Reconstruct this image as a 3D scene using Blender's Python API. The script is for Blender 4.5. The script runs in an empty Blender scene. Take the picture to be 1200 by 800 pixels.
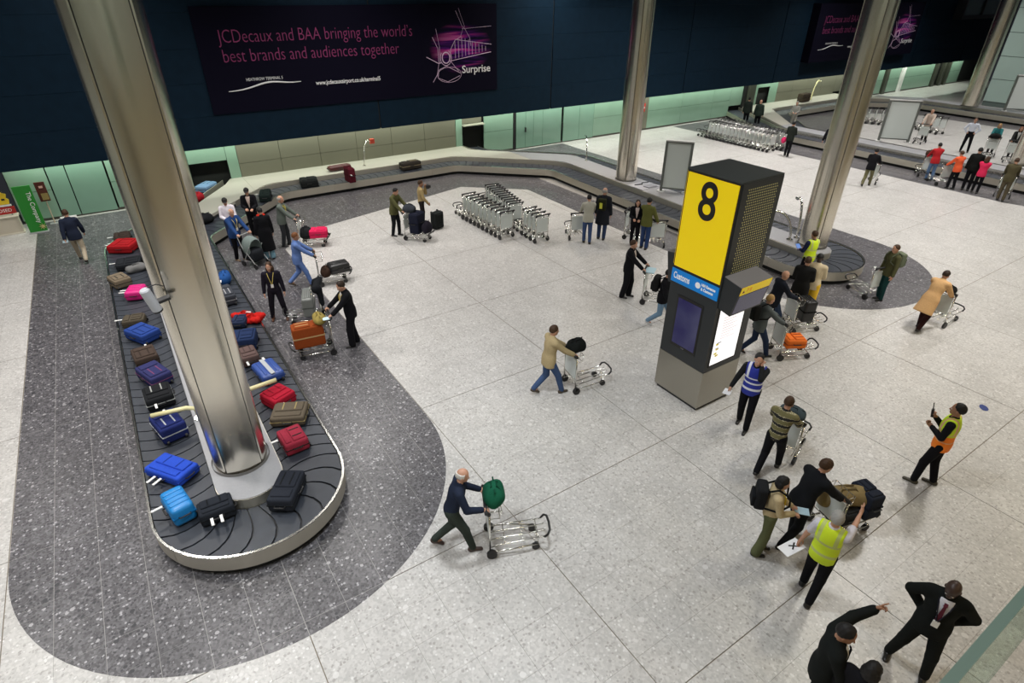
import bpy, bmesh, math, random
import numpy as np
from mathutils import Vector, Matrix
random.seed(7)
PI = math.pi
SC = bpy.context.scene
COL = SC.collection

# ------------------------------------------------------------------ camera
F_PX, PITCH, YAW, ROLL, CAM_H = 685.55, math.radians(31.157), math.radians(33.654), math.radians(0.3277), 7.9
FW = Vector((math.sin(YAW)*math.cos(PITCH), math.cos(YAW)*math.cos(PITCH), -math.sin(PITCH)))
_r0 = Vector((math.cos(YAW), -math.sin(YAW), 0)); _u0 = _r0.cross(FW)
RT = _r0*math.cos(ROLL) + _u0*math.sin(ROLL)
UP = -_r0*math.sin(ROLL) + _u0*math.cos(ROLL)
cam = bpy.data.cameras.new('camera'); cam.sensor_width = 36; cam.lens = F_PX*36/1200
cam.clip_start = 0.01; cam.clip_end = 300
camo = bpy.data.objects.new('camera', cam); COL.objects.link(camo)
M = Matrix.Identity(4)
for i in range(3):
    M[i][0], M[i][1], M[i][2] = RT[i], UP[i], -FW[i]
M[2][3] = CAM_H
camo.matrix_world = M
SC.camera = camo

def at(px, py, z=0.0):
    """point of the horizontal plane at height z seen at photograph pixel px, py"""
    d = FW*F_PX + RT*(px-600) - UP*(py-400)
    t = (z-CAM_H)/d.z
    return Vector((d.x*t, d.y*t, z))

# ------------------------------------------------------------------ world, lamps, exposure
w = bpy.data.worlds.new('world'); SC.world = w; w.use_nodes = True
w.node_tree.nodes['Background'].inputs[0].default_value = (0.80, 0.86, 1.0, 1)
w.node_tree.nodes['Background'].inputs[1].default_value = 0.06
SC.view_settings.view_transform = 'Standard'
SC.view_settings.look = 'None'
SC.view_settings.gamma = 1.0
SC.view_settings.use_curve_mapping = False
SC.view_settings.exposure = -1.25

def area(loc, sx, sy, power, color=(1, .96, .9), rot=(0, 0, 0), shape='RECTANGLE', spread=180):
    l = bpy.data.lights.new('hall_lamp', 'AREA'); l.shape = shape; l.size = sx
    if shape in ('RECTANGLE', 'ELLIPSE'): l.size_y = sy
    l.energy = power; l.color = color; l.spread = math.radians(spread)
    o = bpy.data.objects.new('hall_lamp', l); o.location = loc; o.rotation_euler = rot
    COL.objects.link(o); return o
# rows of round high-level downlights over the hall
OLIV = (1.0, .93, .72)
COOL, NEUT, WARM = (.93, .97, 1.0), (1.0, .965, .925), (1.0, .82, .58)
LAMPS = [  # x, y, watts, colour
 (-6, 1, 230, COOL), (-6, 8, 360, NEUT), (-6, 16, 400, NEUT), (-6, 23, 380, NEUT),
 (-1, 4, 640, COOL), (-1.5, 11, 660, NEUT), (-1, 18, 560, NEUT), (0, 24, 400, NEUT),
 (4.5, 6, 640, COOL), (3.5, 15, 420, NEUT), (5.5, 20, 700, NEUT), (9, 23.5, 420, NEUT),
 (13, 3, 330, OLIV), (12, 20.5, 520, NEUT), (20, 25, 620, NEUT),
 (17.5, 4.5, 860, NEUT), (18, 12, 330, NEUT), (18, 20, 420, WARM),
 (24, 1, 420, OLIV), (24, 8, 750, NEUT), (24, 15, 800, NEUT), (25, 22, 1000, NEUT),
 (32, 3, 550, NEUT), (32, 11, 850, NEUT), (32, 20, 1250, NEUT),
 (42, 5, 600, NEUT), (42, 14, 750, NEUT), (42, 22, 800, NEUT), (51, 12, 1100, NEUT), (54, 21, 700, NEUT)]
for x, y, p_, c_ in LAMPS:
    area((x, y, 10), 1.1, 1.1, p_, c_, shape='DISK', spread=130)
# warm lamps below the viewing gallery
for x in (-8, -3, 2, 7, 12, 18, 26, 34):
    area((x, -4.2, 5.9), .8, .8, 170, (1.0, .74, .40), shape='DISK')
# unseen lamps added over the gallery to brighten the wall the columns mirror
for x in (-8, -1, 6, 14, 24):
    area((x, -4.6, 10), .8, .8, 330, (.95, 1.0, .90), shape='DISK')
# strip lamps in the slot behind the hanging fascia, washing the glass wall below
for x0, x1 in ((-3.5, 14.0), (14.5, 39.0), (40.0, 72.0)):
    area(((x0+x1)/2, 27.75, 2.75), x1-x0, .12, 42.0*(x1-x0), (.92, 1.0, .86), rot=(math.radians(14), 0, 0))

# ------------------------------------------------------------------ materials
MATS = {}
def mat(name, color, rough=.6, metal=0.0, emit=None, es=1.0, noise=0.0, scale=30.0, spec=.5, alpha=None, aniso=0):
    if name in MATS: return MATS[name]
    m = bpy.data.materials.new(name); m.use_nodes = True
    nt = m.node_tree; b = nt.nodes['Principled BSDF']
    c = (*color, 1) if len(color) == 3 else color
    b.inputs['Base Color'].default_value = c
    b.inputs['Roughness'].default_value = rough; b.inputs['Metallic'].default_value = metal
    b.inputs['Specular IOR Level'].default_value = spec
    if aniso: b.inputs['Anisotropic'].default_value = aniso
    if emit: b.inputs['Emission Color'].default_value = (*emit, 1); b.inputs['Emission Strength'].default_value = es
    if noise:
        tc = nt.nodes.new('ShaderNodeTexCoord'); n = nt.nodes.new('ShaderNodeTexNoise'); n.inputs['Scale'].default_value = scale
        mr = nt.nodes.new('ShaderNodeMapRange'); mr.inputs[3].default_value = 1-noise; mr.inputs[4].default_value = 1+noise
        mx = nt.nodes.new('ShaderNodeVectorMath'); mx.operation = 'SCALE'; mx.inputs[0].default_value = c[:3]
        nt.links.new(tc.outputs['Object'], n.inputs['Vector']); nt.links.new(n.outputs['Fac'], mr.inputs[0])
        nt.links.new(mr.outputs[0], mx.inputs['Scale']); nt.links.new(mx.outputs[0], b.inputs['Base Color'])
        bp = nt.nodes.new('ShaderNodeBump'); bp.inputs['Strength'].default_value = .15; bp.inputs['Distance'].default_value = .01
        nt.links.new(n.outputs['Fac'], bp.inputs['Height']); nt.links.new(bp.outputs[0], b.inputs['Normal'])
    m.diffuse_color = c
    MATS[name] = m; return m
def fab(c, name=None):
    c = tuple(c); return mat(name or 'fabric_%02x%02x%02x' % tuple(int(255*min(1, v)) for v in c), c, .88, noise=.18, scale=40, spec=.12)

def terrazzo(name, base, spread, chips, rough):
    """angular stone chips: every Voronoi cell is one chip; spread varies the ground, chips are (scale, share, colour)"""
    m = bpy.data.materials.new(name); m.use_nodes = True; nt = m.node_tree; N = nt.nodes; L = nt.links
    b = N['Principled BSDF']; b.inputs['Roughness'].default_value = rough
    g = N.new('ShaderNodeNewGeometry')
    wp = N.new('ShaderNodeTexNoise'); wp.inputs['Scale'].default_value = 45; L.new(g.outputs['Position'], wp.inputs['Vector'])
    wm = N.new('ShaderNodeVectorMath'); wm.operation = 'MULTIPLY_ADD'; wm.inputs[1].default_value = (.018, .018, .018); L.new(wp.outputs['Color'], wm.inputs[0]); L.new(g.outputs['Position'], wm.inputs[2])
    wn = N.new('ShaderNodeTexNoise'); wn.inputs['Scale'].default_value = 1.1; wn.inputs['Detail'].default_value = 6; L.new(g.outputs['Position'], wn.inputs['Vector'])
    def cell(sc):
        v = N.new('ShaderNodeTexVoronoi'); v.inputs['Scale'].default_value = sc; L.new(wm.outputs[0], v.inputs['Vector'])
        sp = N.new('ShaderNodeSeparateColor'); L.new(v.outputs['Color'], sp.inputs[0]); return v, sp
    v, sp = cell(30)
    mr = N.new('ShaderNodeMapRange'); mr.inputs[3].default_value = 1-spread; mr.inputs[4].default_value = 1+spread; L.new(sp.outputs[1], mr.inputs[0])
    m2 = N.new('ShaderNodeMapRange'); m2.inputs[1].default_value = .3; m2.inputs[2].default_value = .7; m2.inputs[3].default_value = .92; m2.inputs[4].default_value = 1.08; L.new(wn.outputs['Fac'], m2.inputs[0])
    mu = N.new('ShaderNodeMath'); mu.operation = 'MULTIPLY'; L.new(mr.outputs[0], mu.inputs[0]); L.new(m2.outputs[0], mu.inputs[1])
    cb = N.new('ShaderNodeVectorMath'); cb.operation = 'SCALE'; cb.inputs[0].default_value = base; L.new(mu.outputs[0], cb.inputs['Scale']); prev = cb.outputs[0]
    for sc, share, col in chips:
        v, sp = cell(sc)
        lt = N.new('ShaderNodeMath'); lt.operation = 'LESS_THAN'; lt.inputs[1].default_value = share; L.new(sp.outputs[0], lt.inputs[0])
        nr = N.new('ShaderNodeMath'); nr.operation = 'LESS_THAN'; nr.inputs[1].default_value = .46; L.new(v.outputs['Distance'], nr.inputs[0])
        an = N.new('ShaderNodeMath'); an.operation = 'MULTIPLY'; L.new(lt.outputs[0], an.inputs[0]); L.new(nr.outputs[0], an.inputs[1])
        mx = N.new('ShaderNodeMix'); mx.data_type = 'RGBA'; L.new(an.outputs[0], mx.inputs[0]); L.new(prev, mx.inputs[6]); mx.inputs[7].default_value = (*col, 1)
        prev = mx.outputs[2]
    L.new(prev, b.inputs['Base Color'])
    MATS[name] = m; return m
TERR_L = terrazzo('pale_terrazzo', (.475, .462, .445), .13, [(20, .10, (.34, .325, .31)), (16, .08, (.56, .545, .53)), (28, .10, (.37, .355, .34)), (10, .025, (.59, .575, .56)), (24, .07, (.62, .61, .595))], .33)
TERR_D = terrazzo('dark_terrazzo', (.094, .090, .097), .45, [(20, .16, (.036, .035, .040)), (17, .10, (.165, .16, .17)), (28, .14, (.038, .036, .042)), (13, .035, (.030, .030, .035)), (24, .08, (.34, .33, .345)), (14, .022, (.32, .31, .32))], .33)

def steel(name, color=(.62, .58, .50), rough=.32, vertical=True, sc=1.0):
    m = bpy.data.materials.new(name); m.use_nodes = True; nt = m.node_tree; N = nt.nodes; L = nt.links
    b = N['Principled BSDF']; b.inputs['Metallic'].default_value = 1; b.inputs['Base Color'].default_value = (*color, 1)
    tc = N.new('ShaderNodeTexCoord'); mp = N.new('ShaderNodeMapping'); mp.inputs['Scale'].default_value = (60*sc, 60*sc, .6*sc) if vertical else (2*sc, 2*sc, 90*sc)
    n = N.new('ShaderNodeTexNoise'); n.inputs['Scale'].default_value = 2; n.inputs['Detail'].default_value = 4
    L.new(tc.outputs['Object'], mp.inputs[0]); L.new(mp.outputs[0], n.inputs['Vector'])
    mr = N.new('ShaderNodeMapRange'); mr.inputs[3].default_value = rough-.05; mr.inputs[4].default_value = rough+.06
    L.new(n.outputs['Fac'], mr.inputs[0]); L.new(mr.outputs[0], b.inputs['Roughness'])
    bp = N.new('ShaderNodeBump'); bp.inputs['Strength'].default_value = .06; bp.inputs['Distance'].default_value = .005
    L.new(n.outputs['Fac'], bp.inputs['Height']); L.new(bp.outputs[0], b.inputs['Normal'])
    m.diffuse_color = (*color, 1); MATS[name] = m; return m
STEEL = steel('brushed_steel', (.80, .755, .655), .22); STEEL_H = steel('skirt_steel', (.74, .70, .60), .48, False)
CHROME = mat('chrome', (.78, .77, .72), .18, 1.0)
BLACK = mat('black_plastic', (.012, .012, .013), .45)
RUBBER = mat('black_rubber', (.018, .018, .02), .6)
BELT = mat('belt_rubber', (.030, .035, .046), .45, noise=.25, scale=6)
GROUT_D = mat('pale_joint', (.30, .29, .28), .7); GROUT_L = mat('brown_joint', (.20, .165, .12), .8)
STONE = mat('grey_stone_top', (.30, .30, .315), .45, noise=.08, scale=25)
TAN = mat('cream_stone_top', (.40, .385, .33), .45, noise=.08, scale=25)
WHITE = mat('white_paint', (.78, .78, .76), .45)
GREYP = mat('grey_powder_coat', (.33, .34, .34), .45)
PANELW = mat('trolley_panel', (.60, .64, .62), .35)
KDARK = mat('kiosk_charcoal', (.018, .021, .023), .42)
KTOP = mat('kiosk_top', (.045, .05, .048), .6)
NAVY = mat('fascia_navy', (.0050, .0155, .0290), .6, noise=.25, scale=3, spec=.08)

# ------------------------------------------------------------------ mesh helpers
def link(name, me, parent=None, m=None, loc=None, rz=None):
    o = bpy.data.objects.new(name, me); COL.objects.link(o)
    if m is not None and hasattr(me, 'materials') and len(me.materials) == 0: me.materials.append(m)
    if parent: o.parent = parent
    if loc is not None: o.location = loc
    if rz is not None: o.rotation_euler = (0, 0, rz)
    return o
def tag(o, label=None, cat=None, group=None, kind=None):
    if label: o['label'] = label
    if cat: o['category'] = cat
    if group: o['group'] = group
    if kind: o['kind'] = kind
    return o
def empty(name, loc=(0, 0, 0), rz=0.0):
    o = bpy.data.objects.new(name, None); o.empty_display_size = .2; COL.objects.link(o)
    o.location = loc; o.rotation_euler = (0, 0, rz); return o
def pmesh(name, verts, faces, smooth=False):
    me = bpy.data.meshes.new(name); me.from_pydata([tuple(v) for v in verts], [], [tuple(f) for f in faces]); me.update()
    if smooth: me.polygons.foreach_set('use_smooth', [True]*len(me.polygons))
    return me
class MB:
    """collects shapes into one mesh"""
    def __init__(s): s.v = []; s.f = []
    def add(s, vs, fs):
        k = len(s.v); s.v += [tuple(v) for v in vs]; s.f += [tuple(i+k for i in f) for f in fs]; return s
    def box(s, x0, x1, y0, y1, z0, z1, R=None, T=None):
        vs = [Vector((x, y, z)) for z in (z0, z1) for y in (y0, y1) for x in (x0, x1)]
        if R is not None: vs = [R @ v for v in vs]
        if T is not None: vs = [v + Vector(T) for v in vs]
        return s.add(vs, [(0, 2, 3, 1), (4, 5, 7, 6), (0, 1, 5, 4), (2, 6, 7, 3), (0, 4, 6, 2), (1, 3, 7, 5)])
    def tube(s, pts, r, n=8, cap=True):
        pts = [Vector(p) for p in pts]; k0 = len(s.v); prev = None
        for i, p in enumerate(pts):
            t = ((pts[min(i+1, len(pts)-1)]-pts[max(i-1, 0)])).normalized()
            if prev is None:
                a = t.orthogonal().normalized()
            else:
                a = (prev - t*prev.dot(t)).normalized()
            prev = a; b = t.cross(a); rr = r[i] if isinstance(r, (list, tuple)) else r
            for j in range(n):
                th = 2*PI*j/n; s.v.append(tuple(p + (a*math.cos(th)+b*math.sin(th))*rr))
        for i in range(len(pts)-1):
            for j in range(n):
                A = k0+i*n+j; B = k0+i*n+(j+1) % n; s.f.append((A, B, B+n, A+n))
        if cap:
            s.f.append(tuple(k0+j for j in range(n))[::-1]); e = k0+(len(pts)-1)*n; s.f.append(tuple(e+j for j in range(n)))
        return s
    def cyl(s, a, b, r, n=14): return s.tube([a, b], r, n)
    def prism(s, poly, z0, z1):
        n = len(poly); k = len(s.v)
        s.v += [(p[0], p[1], z0) for p in poly]+[(p[0], p[1], z1) for p in poly]
        s.f.append(tuple(k+i for i in range(n))[::-1]); s.f.append(tuple(k+n+i for i in range(n)))
        for i in range(n):
            j = (i+1) % n; s.f.append((k+i, k+j, k+n+j, k+n+i))
        return s
    def build(s, name, m, parent=None, loc=None, rz=None, smooth=False):
        return link(name, pmesh(name, s.v, s.f, smooth), parent, m, loc, rz)
def rbox(sx, sy, sz, r=.03, seg=2, bulge=0.0):
    """bevelled box mesh data centred in x,y sitting on z=0"""
    bm = bmesh.new(); bmesh.ops.create_cube(bm, size=1)
    for v in bm.verts: v.co = Vector((v.co.x*sx, v.co.y*sy, (v.co.z+.5)*sz))
    bmesh.ops.bevel(bm, geom=bm.edges[:], offset=min(r, sx*.45, sy*.45, sz*.45), segments=seg, profile=.6, affect='EDGES')
    me = bpy.data.meshes.new('rounded'); bm.to_mesh(me); bm.free()
    me.polygons.foreach_set('use_smooth', [True]*len(me.polygons)); return me
def copy_tree(o, parent=None):
    c = o.copy(); COL.objects.link(c)
    if parent: c.parent = parent
    for ch in KIDS.get(o.name, [x for x in o.children]): copy_tree(ch, c)
    return c
KIDS = {}
def text(body, size, m, name='lettering', parent=None, mw=None, align='LEFT', ext=.004, sx=1.0, bold=0.0, fit=None, res=3):
    cu = bpy.data.curves.new('t', 'FONT'); cu.body = body; cu.size = size; cu.extrude = ext; cu.align_x = align; cu.align_y = 'CENTER'; cu.resolution_u = res; cu.offset = bold
    o = bpy.data.objects.new('t', cu); COL.objects.link(o)
    me = bpy.data.meshes.new_from_object(o.evaluated_get(bpy.context.evaluated_depsgraph_get()))
    bpy.data.objects.remove(o); me.materials.clear(); me.materials.append(m)
    if fit:
        xs_ = [v.co.x for v in me.vertices]; sx = fit/(max(xs_)-min(xs_))
    if sx != 1.0:
        for v in me.vertices: v.co.x *= sx
    t = link(name, me, parent)
    if mw is not None: t.matrix_local = mw
    return t
def frame(o, X, Y):
    """matrix with origin o, local x axis X, local y axis Y"""
    X = Vector(X).normalized(); Y = Vector(Y).normalized(); Z = X.cross(Y)
    m = Matrix.Identity(4)
    for i in range(3): m[i][0], m[i][1], m[i][2], m[i][3] = X[i], Y[i], Z[i], o[i]
    return m
FRONT = lambda o: frame(o, (1, 0, 0), (0, 0, 1))     # faces -y
LEFT = lambda o: frame(o, (0, -1, 0), (0, 0, 1))     # faces -x
# ------------------------------------------------------------------ floor
MOD = .607; X0, Y0 = .37, 2.30
XMIN, XMAX, YMIN, YMAX = -9.0, 76.0, -9.0, 30.0
fl = MB().box(XMIN, XMAX, YMIN, YMAX, -.25, -.012).build('floor', GROUT_L); tag(fl, kind='structure')
def arc(cx, cy, r, a0, a1, n):
    return [(cx+r*math.cos(math.radians(a0+(a1-a0)*i/n)), cy+r*math.sin(math.radians(a0+(a1-a0)*i/n))) for i in range(n+1)]
INLAY = ([(-3.26, 28.2), (-3.26, 9.33)] + arc(.37, 9.33, 3.63, 180, 360, 48) + [(4.0, 20.4), (4.9, 21.7), (12.9, 23.7), (15.25, 21.7), (15.2, 9.75)]
         + arc(18.75, 9.75, 3.55, 180, 360, 48) + [(22.3, 9.75), (22.3, 28.2)])
def inside(p, poly):
    c = False; n = len(poly)
    for i in range(n):
        a, b = poly[i], poly[i-1]
        if (a[1] > p[1]) != (b[1] > p[1]) and p[0] < (b[0]-a[0])*(p[1]-a[1])/(b[1]-a[1])+a[0]: c = not c
    return c
def clip(poly, x0, x1, y0, y1):
    for ax, lim, sg in ((0, x0, 1), (0, x1, -1), (1, y0, 1), (1, y1, -1)):
        out = []; n = len(poly)
        for i in range(n):
            a, b = poly[i-1], poly[i]; da, db = sg*(a[ax]-lim), sg*(b[ax]-lim)
            if da >= 0: 
                pass
            if (da >= 0) != (db >= 0):
                t = da/(da-db); out.append((a[0]+(b[0]-a[0])*t, a[1]+(b[1]-a[1])*t))
            if db >= 0: out.append(b)
        poly = out
        if len(poly) < 3: return []
    q = [p for i, p in enumerate(poly) if abs(p[0]-poly[i-1][0])+abs(p[1]-poly[i-1][1]) > 1e-4]
    ar = abs(sum(q[i-1][0]*q[i][1]-q[i][0]*q[i-1][1] for i in range(len(q))))/2 if len(q) > 2 else 0
    return q if ar > .002 else []
T9 = 34.9
def in_dark(p): return inside(p, INLAY) or inside((p[0]-T9, p[1]), INLAY)
def seen(x, y):
    d = Vector((x, y, -CAM_H)); z = d.dot(FW)
    if z < .3: return False
    return -60 < 600+F_PX*d.dot(RT)/z < 1260 and -60 < 400-F_PX*d.dot(UP)/z < 880
def cellrect(i, j, g, gj):
    x0, x1 = X0+i*MOD, X0+(i+1)*MOD; y0, y1 = Y0+j*MOD, Y0+(j+1)*MOD
    return (x0+(gj if i % 6 == 0 else g), x1-(gj if i % 6 == 5 else g), y0+(gj if j % 6 == 0 else g), y1-(gj if j % 6 == 5 else g))
cells = []
for i in range(math.floor((XMIN-X0)/MOD), math.ceil((XMAX-X0)/MOD)):
    for j in range(math.floor((YMIN-Y0)/MOD), math.ceil((YMAX-Y0)/MOD)):
        cx, cy = X0+(i+.5)*MOD, Y0+(j+.5)*MOD
        cs = [(cx+a*MOD*.5, cy+b*MOD*.5) for a in (-1, 1) for b in (-1, 1)]
        nd = sum(in_dark(c) for c in cs)
        if nd == 4: continue
        cells.append((0 if seen(cx, cy) else 1, cx*cx+cy*cy, i, j))
cells.sort()
stuff = MB(); shared = {}
for n, (_, _, i, j) in enumerate(cells):
    r = cellrect(i, j, .0012, .007)
    if n < 300:
        k = (i % 6 == 0, i % 6 == 5, j % 6 == 0, j % 6 == 5)
        cx, cy = X0+i*MOD, Y0+j*MOD
        if k not in shared:
            shared[k] = pmesh('tile', MB().box(r[0]-cx, r[1]-cx, r[2]-cy, r[3]-cy, -.012, 0).v, MB().box(0, 1, 0, 1, 0, 1).f); shared[k].materials.append(TERR_L)
        link('tile', shared[k], fl, loc=(cx, cy, 0))
    else:
        stuff.add([(r[0], r[2], 0), (r[1], r[2], 0), (r[1], r[3], 0), (r[0], r[3], 0)], [(0, 1, 2, 3)])
tag(stuff.build('tile_field', TERR_L, fl), kind='stuff')
def dark_inlay(dx):
    poly = [(p[0]+dx, p[1]) for p in INLAY]
    base = MB().prism(poly, -.01, .0012).build('floor_inlay', GROUT_D); tag(base, kind='structure')
    st = MB(); near = []
    xs = [p[0] for p in poly]
    for i in range(math.floor((min(xs)-X0)/MOD)-1, math.ceil((max(xs)-X0)/MOD)+1):
        for j in range(4, math.ceil((28.5-Y0)/MOD)):
            r = cellrect(i, j, .0035, .0055); q = clip(poly, *r)
            if not q: continue
            cx, cy = (r[0]+r[1])/2, (r[2]+r[3])/2
            if dx == 0 and (-1.05 < cx < 1.75 and 9.2 < cy < 22 or 16.9 < cx < 19.6 and 10 < cy < 24): continue   # under the carousel
            near.append((0 if seen(cx, cy) else 1, cx*cx+cy*cy, q, cx, cy))
    near.sort(key=lambda t: t[:2])
    for n, (_, _, q, cx, cy) in enumerate(near):
        if dx == 0 and n < 300:
            MB().prism([(p[0]-cx, p[1]-cy) for p in q], .0, .004).build('tile', TERR_D, base, loc=(cx, cy, 0))
        else: st.prism(q, 0, .004)
    tag(st.build('tile_field', TERR_D, base), kind='stuff')
dark_inlay(0); dark_inlay(T9)

# ------------------------------------------------------------------ back wall under the hanging fascia
WY = 28.4
def glass_mat(name, c):
    return mat(name, c, .16, 0, noise=.06, scale=1.2, spec=.6)
GREEN = glass_mat('pale_green_glass', (.22, .345, .265)); GREEN2 = glass_mat('green_door_panel', (.19, .32, .25))
WSTONE = steel('wall_steel_panel', (.19, .185, .14), .5); WSTONE.node_tree.nodes['Principled BSDF'].inputs['Metallic'].default_value = .35
HOLE = mat('tunnel_dark', (.006, .007, .007), .9)
wall = MB().box(-3.75, 76, WY+.30, WY+.40, 0, 3.4).build('wall_back', mat('wall_backing', (.010, .011, .010), .9)); tag(wall, kind='structure')
def panel(name, x0, x1, z0, z1, m, d=.06, y=WY):
    g = .008
    return MB().box(x0+g, x1-g, y, y+d, z0+g, z1-g).build(name, m, wall)
ZT = 3.1
def split(x0, x1, z0=.10):   # one glass bay in two heights
    panel('glass_panel', x0, x1, z0, 1.15, GREEN); panel('glass_panel', x0, x1, 1.15, ZT, GREEN)
# plinth skirting
[MB().box(a, b, WY+.02, WY+.08, 0, .10).build('skirting', mat('skirting_dark', (.06, .055, .045), .5), wall) for a, b in ((-3.7, 2.42), (17.0, 37.2), (42.0, 50.2), (52.2, 76))]
split(-3.7, -2.45); 
for a, b in ((-2.42, -1.82), (-1.80, -.55)): panel('door_leaf', a, b, .05, ZT, GREEN2)
split(-.5, 1.0); split(1.0, 2.2); panel('glass_panel', 2.2, 2.42, .1, ZT, GREEN); panel('glass_panel', 2.42, 3.95, 1.42, ZT, GREEN); panel('glass_panel', 3.95, 4.4, .1, ZT, GREEN)
x = 4.4
while x < 15.1:
    panel('wall_panel', x, x+1.81, .3, 1.2, WSTONE); panel('wall_panel', x, x+1.81, 1.2, ZT, WSTONE); x += 1.81
panel('glass_panel', 15.27, 15.66, .1, ZT, GREEN)
panel('lintel', 15.66, 16.95, 1.62, 1.70, mat('pale_lintel', (.45, .44, .36), .5), .3, WY-.2); panel('wall_panel', 15.66, 16.85, 1.72, ZT, WSTONE)
split(17.0, 18.9)
MB().box(18.92, 19.08, WY-.02, WY+.1, 0, ZT).build('post', BLACK, wall)
for a, b in ((19.1, 19.75), (19.75, 20.3), (20.3, 20.95), (20.95, 22.3), (22.45, 23.65), (23.65, 24.75)): panel('door_leaf', a, b, .05, ZT, GREEN2)
for x in (19.72, 22.35): MB().box(x-.03, x+.03, WY-.08, WY, .9, 1.15).build('door_handle', BLACK, wall)
split(24.75, 27.4)
panel('wall_panel', 27.4, 28.3, .1, ZT, WSTONE); panel('wall_panel', 28.3, 29.3, .1, ZT, WSTONE)
for a, b in ((29.3, 32.4), (32.4, 35.5), (35.5, 37.3)): split(a, b)
panel('glass_panel', 37.3, 38.62, .75, ZT, GREEN)
MB().box(38.65, 39.3, WY-.1, WY+.1, 0, ZT).build('post', BLACK, wall); MB().box(39.0, 39.7, WY-.25, WY-.05, 0, ZT).build('post', mat('dark_olive_post', (.05, .055, .04), .4), wall)
panel('glass_panel', 39.7, 40.3, .1, ZT, GREEN); panel('glass_panel', 40.3, 41.7, 1.75, ZT, GREEN); panel('glass_panel', 41.7, 42.6, .1, ZT, GREEN)
x = 42.6
while x < 50:
    panel('wall_panel', x, x+1.9, .1, 1.25, WSTONE); panel('wall_panel', x, x+1.9, 1.25, ZT, WSTONE); x += 1.9
panel('wall_panel', 50.2, 52.1, .75, ZT, WSTONE)
for a, b in ((52.2, 54.6), (56.2, 57.6), (58.4, 60.4), (61.0, 66.4), (69.6, 72)): split(a, b)
for x in (54.9, 55.7, 58.0, 60.7, 66.8, 68.2, 69.2): MB().box(x-.22, x+.22, WY-.15, WY+.1, 0, ZT).build('post', mat('dark_olive_post', (.05, .055, .04), .4) if x != 60.7 else WHITE, wall)
# hanging fascia of wide navy panels
FY = 27.0
fas = MB().box(-12, 76, FY+.05, FY+.35, 2.3, 15).build('wall_fascia', mat('fascia_backing', (.004, .006, .008), .8)); tag(fas, kind='structure')
xs = [-12, -8.9, .85, 10.6, 20.39, 30.7, 39.74, 49.5, 58.5, 67.5, 76]
for a, b in zip(xs[:-1], xs[1:]):
    z = 2.27
    while z < 14.5:
        MB().box(a+.035, b-.035, FY, FY+.05, z+.004, z+1.196).build('fascia_panel', NAVY, fas); z += 1.2
# inspection window box proud of the fascia, far right
wn = empty('window_1', (0, 0, 0)); tag(wn, kind='structure')
MB().box(63.3, 74, 26.3, FY, 5.75, 6.05).box(63.3, 63.6, 26.3, FY, 6.05, 9).box(66.9, 67.1, 26.3, 26.5, 6.05, 9).box(70.4, 70.6, 26.3, 26.5, 6.05, 9).build('window_frame', mat('window_frame_dark', (.008, .010, .012), .5), wn)
MB().box(63.6, 74, 26.42, 26.46, 6.05, 9).build('pane', mat('teal_pane', (.08, .13, .13), .12), wn)
# far end block clad in green glass bands
end = MB().box(59.05, 59.5, 4, 20.9, 0, 16).build('wall_right', mat('end_backing', (.12, .16, .15), .6)); tag(end, kind='structure')
z = .35
while z < 15:
    for a, b in ((14.2, 20.9), (7.5, 14.2)): MB().box(59.0, 59.05, a+.01, b-.01, z+.02, z+1.6).build('glass_panel', mat('end_glass', (.46, .60, .55), .2, noise=.05, scale=1), end)
    z += 1.62

# pale hall walls behind the viewpoint and to its left; the steel columns mirror them
wf = MB().box(-12, 76, -9.3, -9.0, 0, 17).build('wall_front', mat('hall_wall_pale', (.46, .49, .44), .6)); tag(wf, kind='structure')
for k in range(22): MB().box(-12+4*k+.02, -8+4*k-.02, -9.0, -8.95, 8.6, 16.9).build('wall_panel', MATS['hall_wall_pale'], wf)
gal = MB().box(-12, 40, -9, -.22, 5.95, 6.15).build('gallery_floor', mat('gallery_soffit', (.20, .19, .17), .6)); tag(gal, kind='structure')
wl = MB().box(-12.3, -12, -9, 24, 0, 17).build('wall_left', MATS['hall_wall_pale']); tag(wl, kind='structure')

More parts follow.
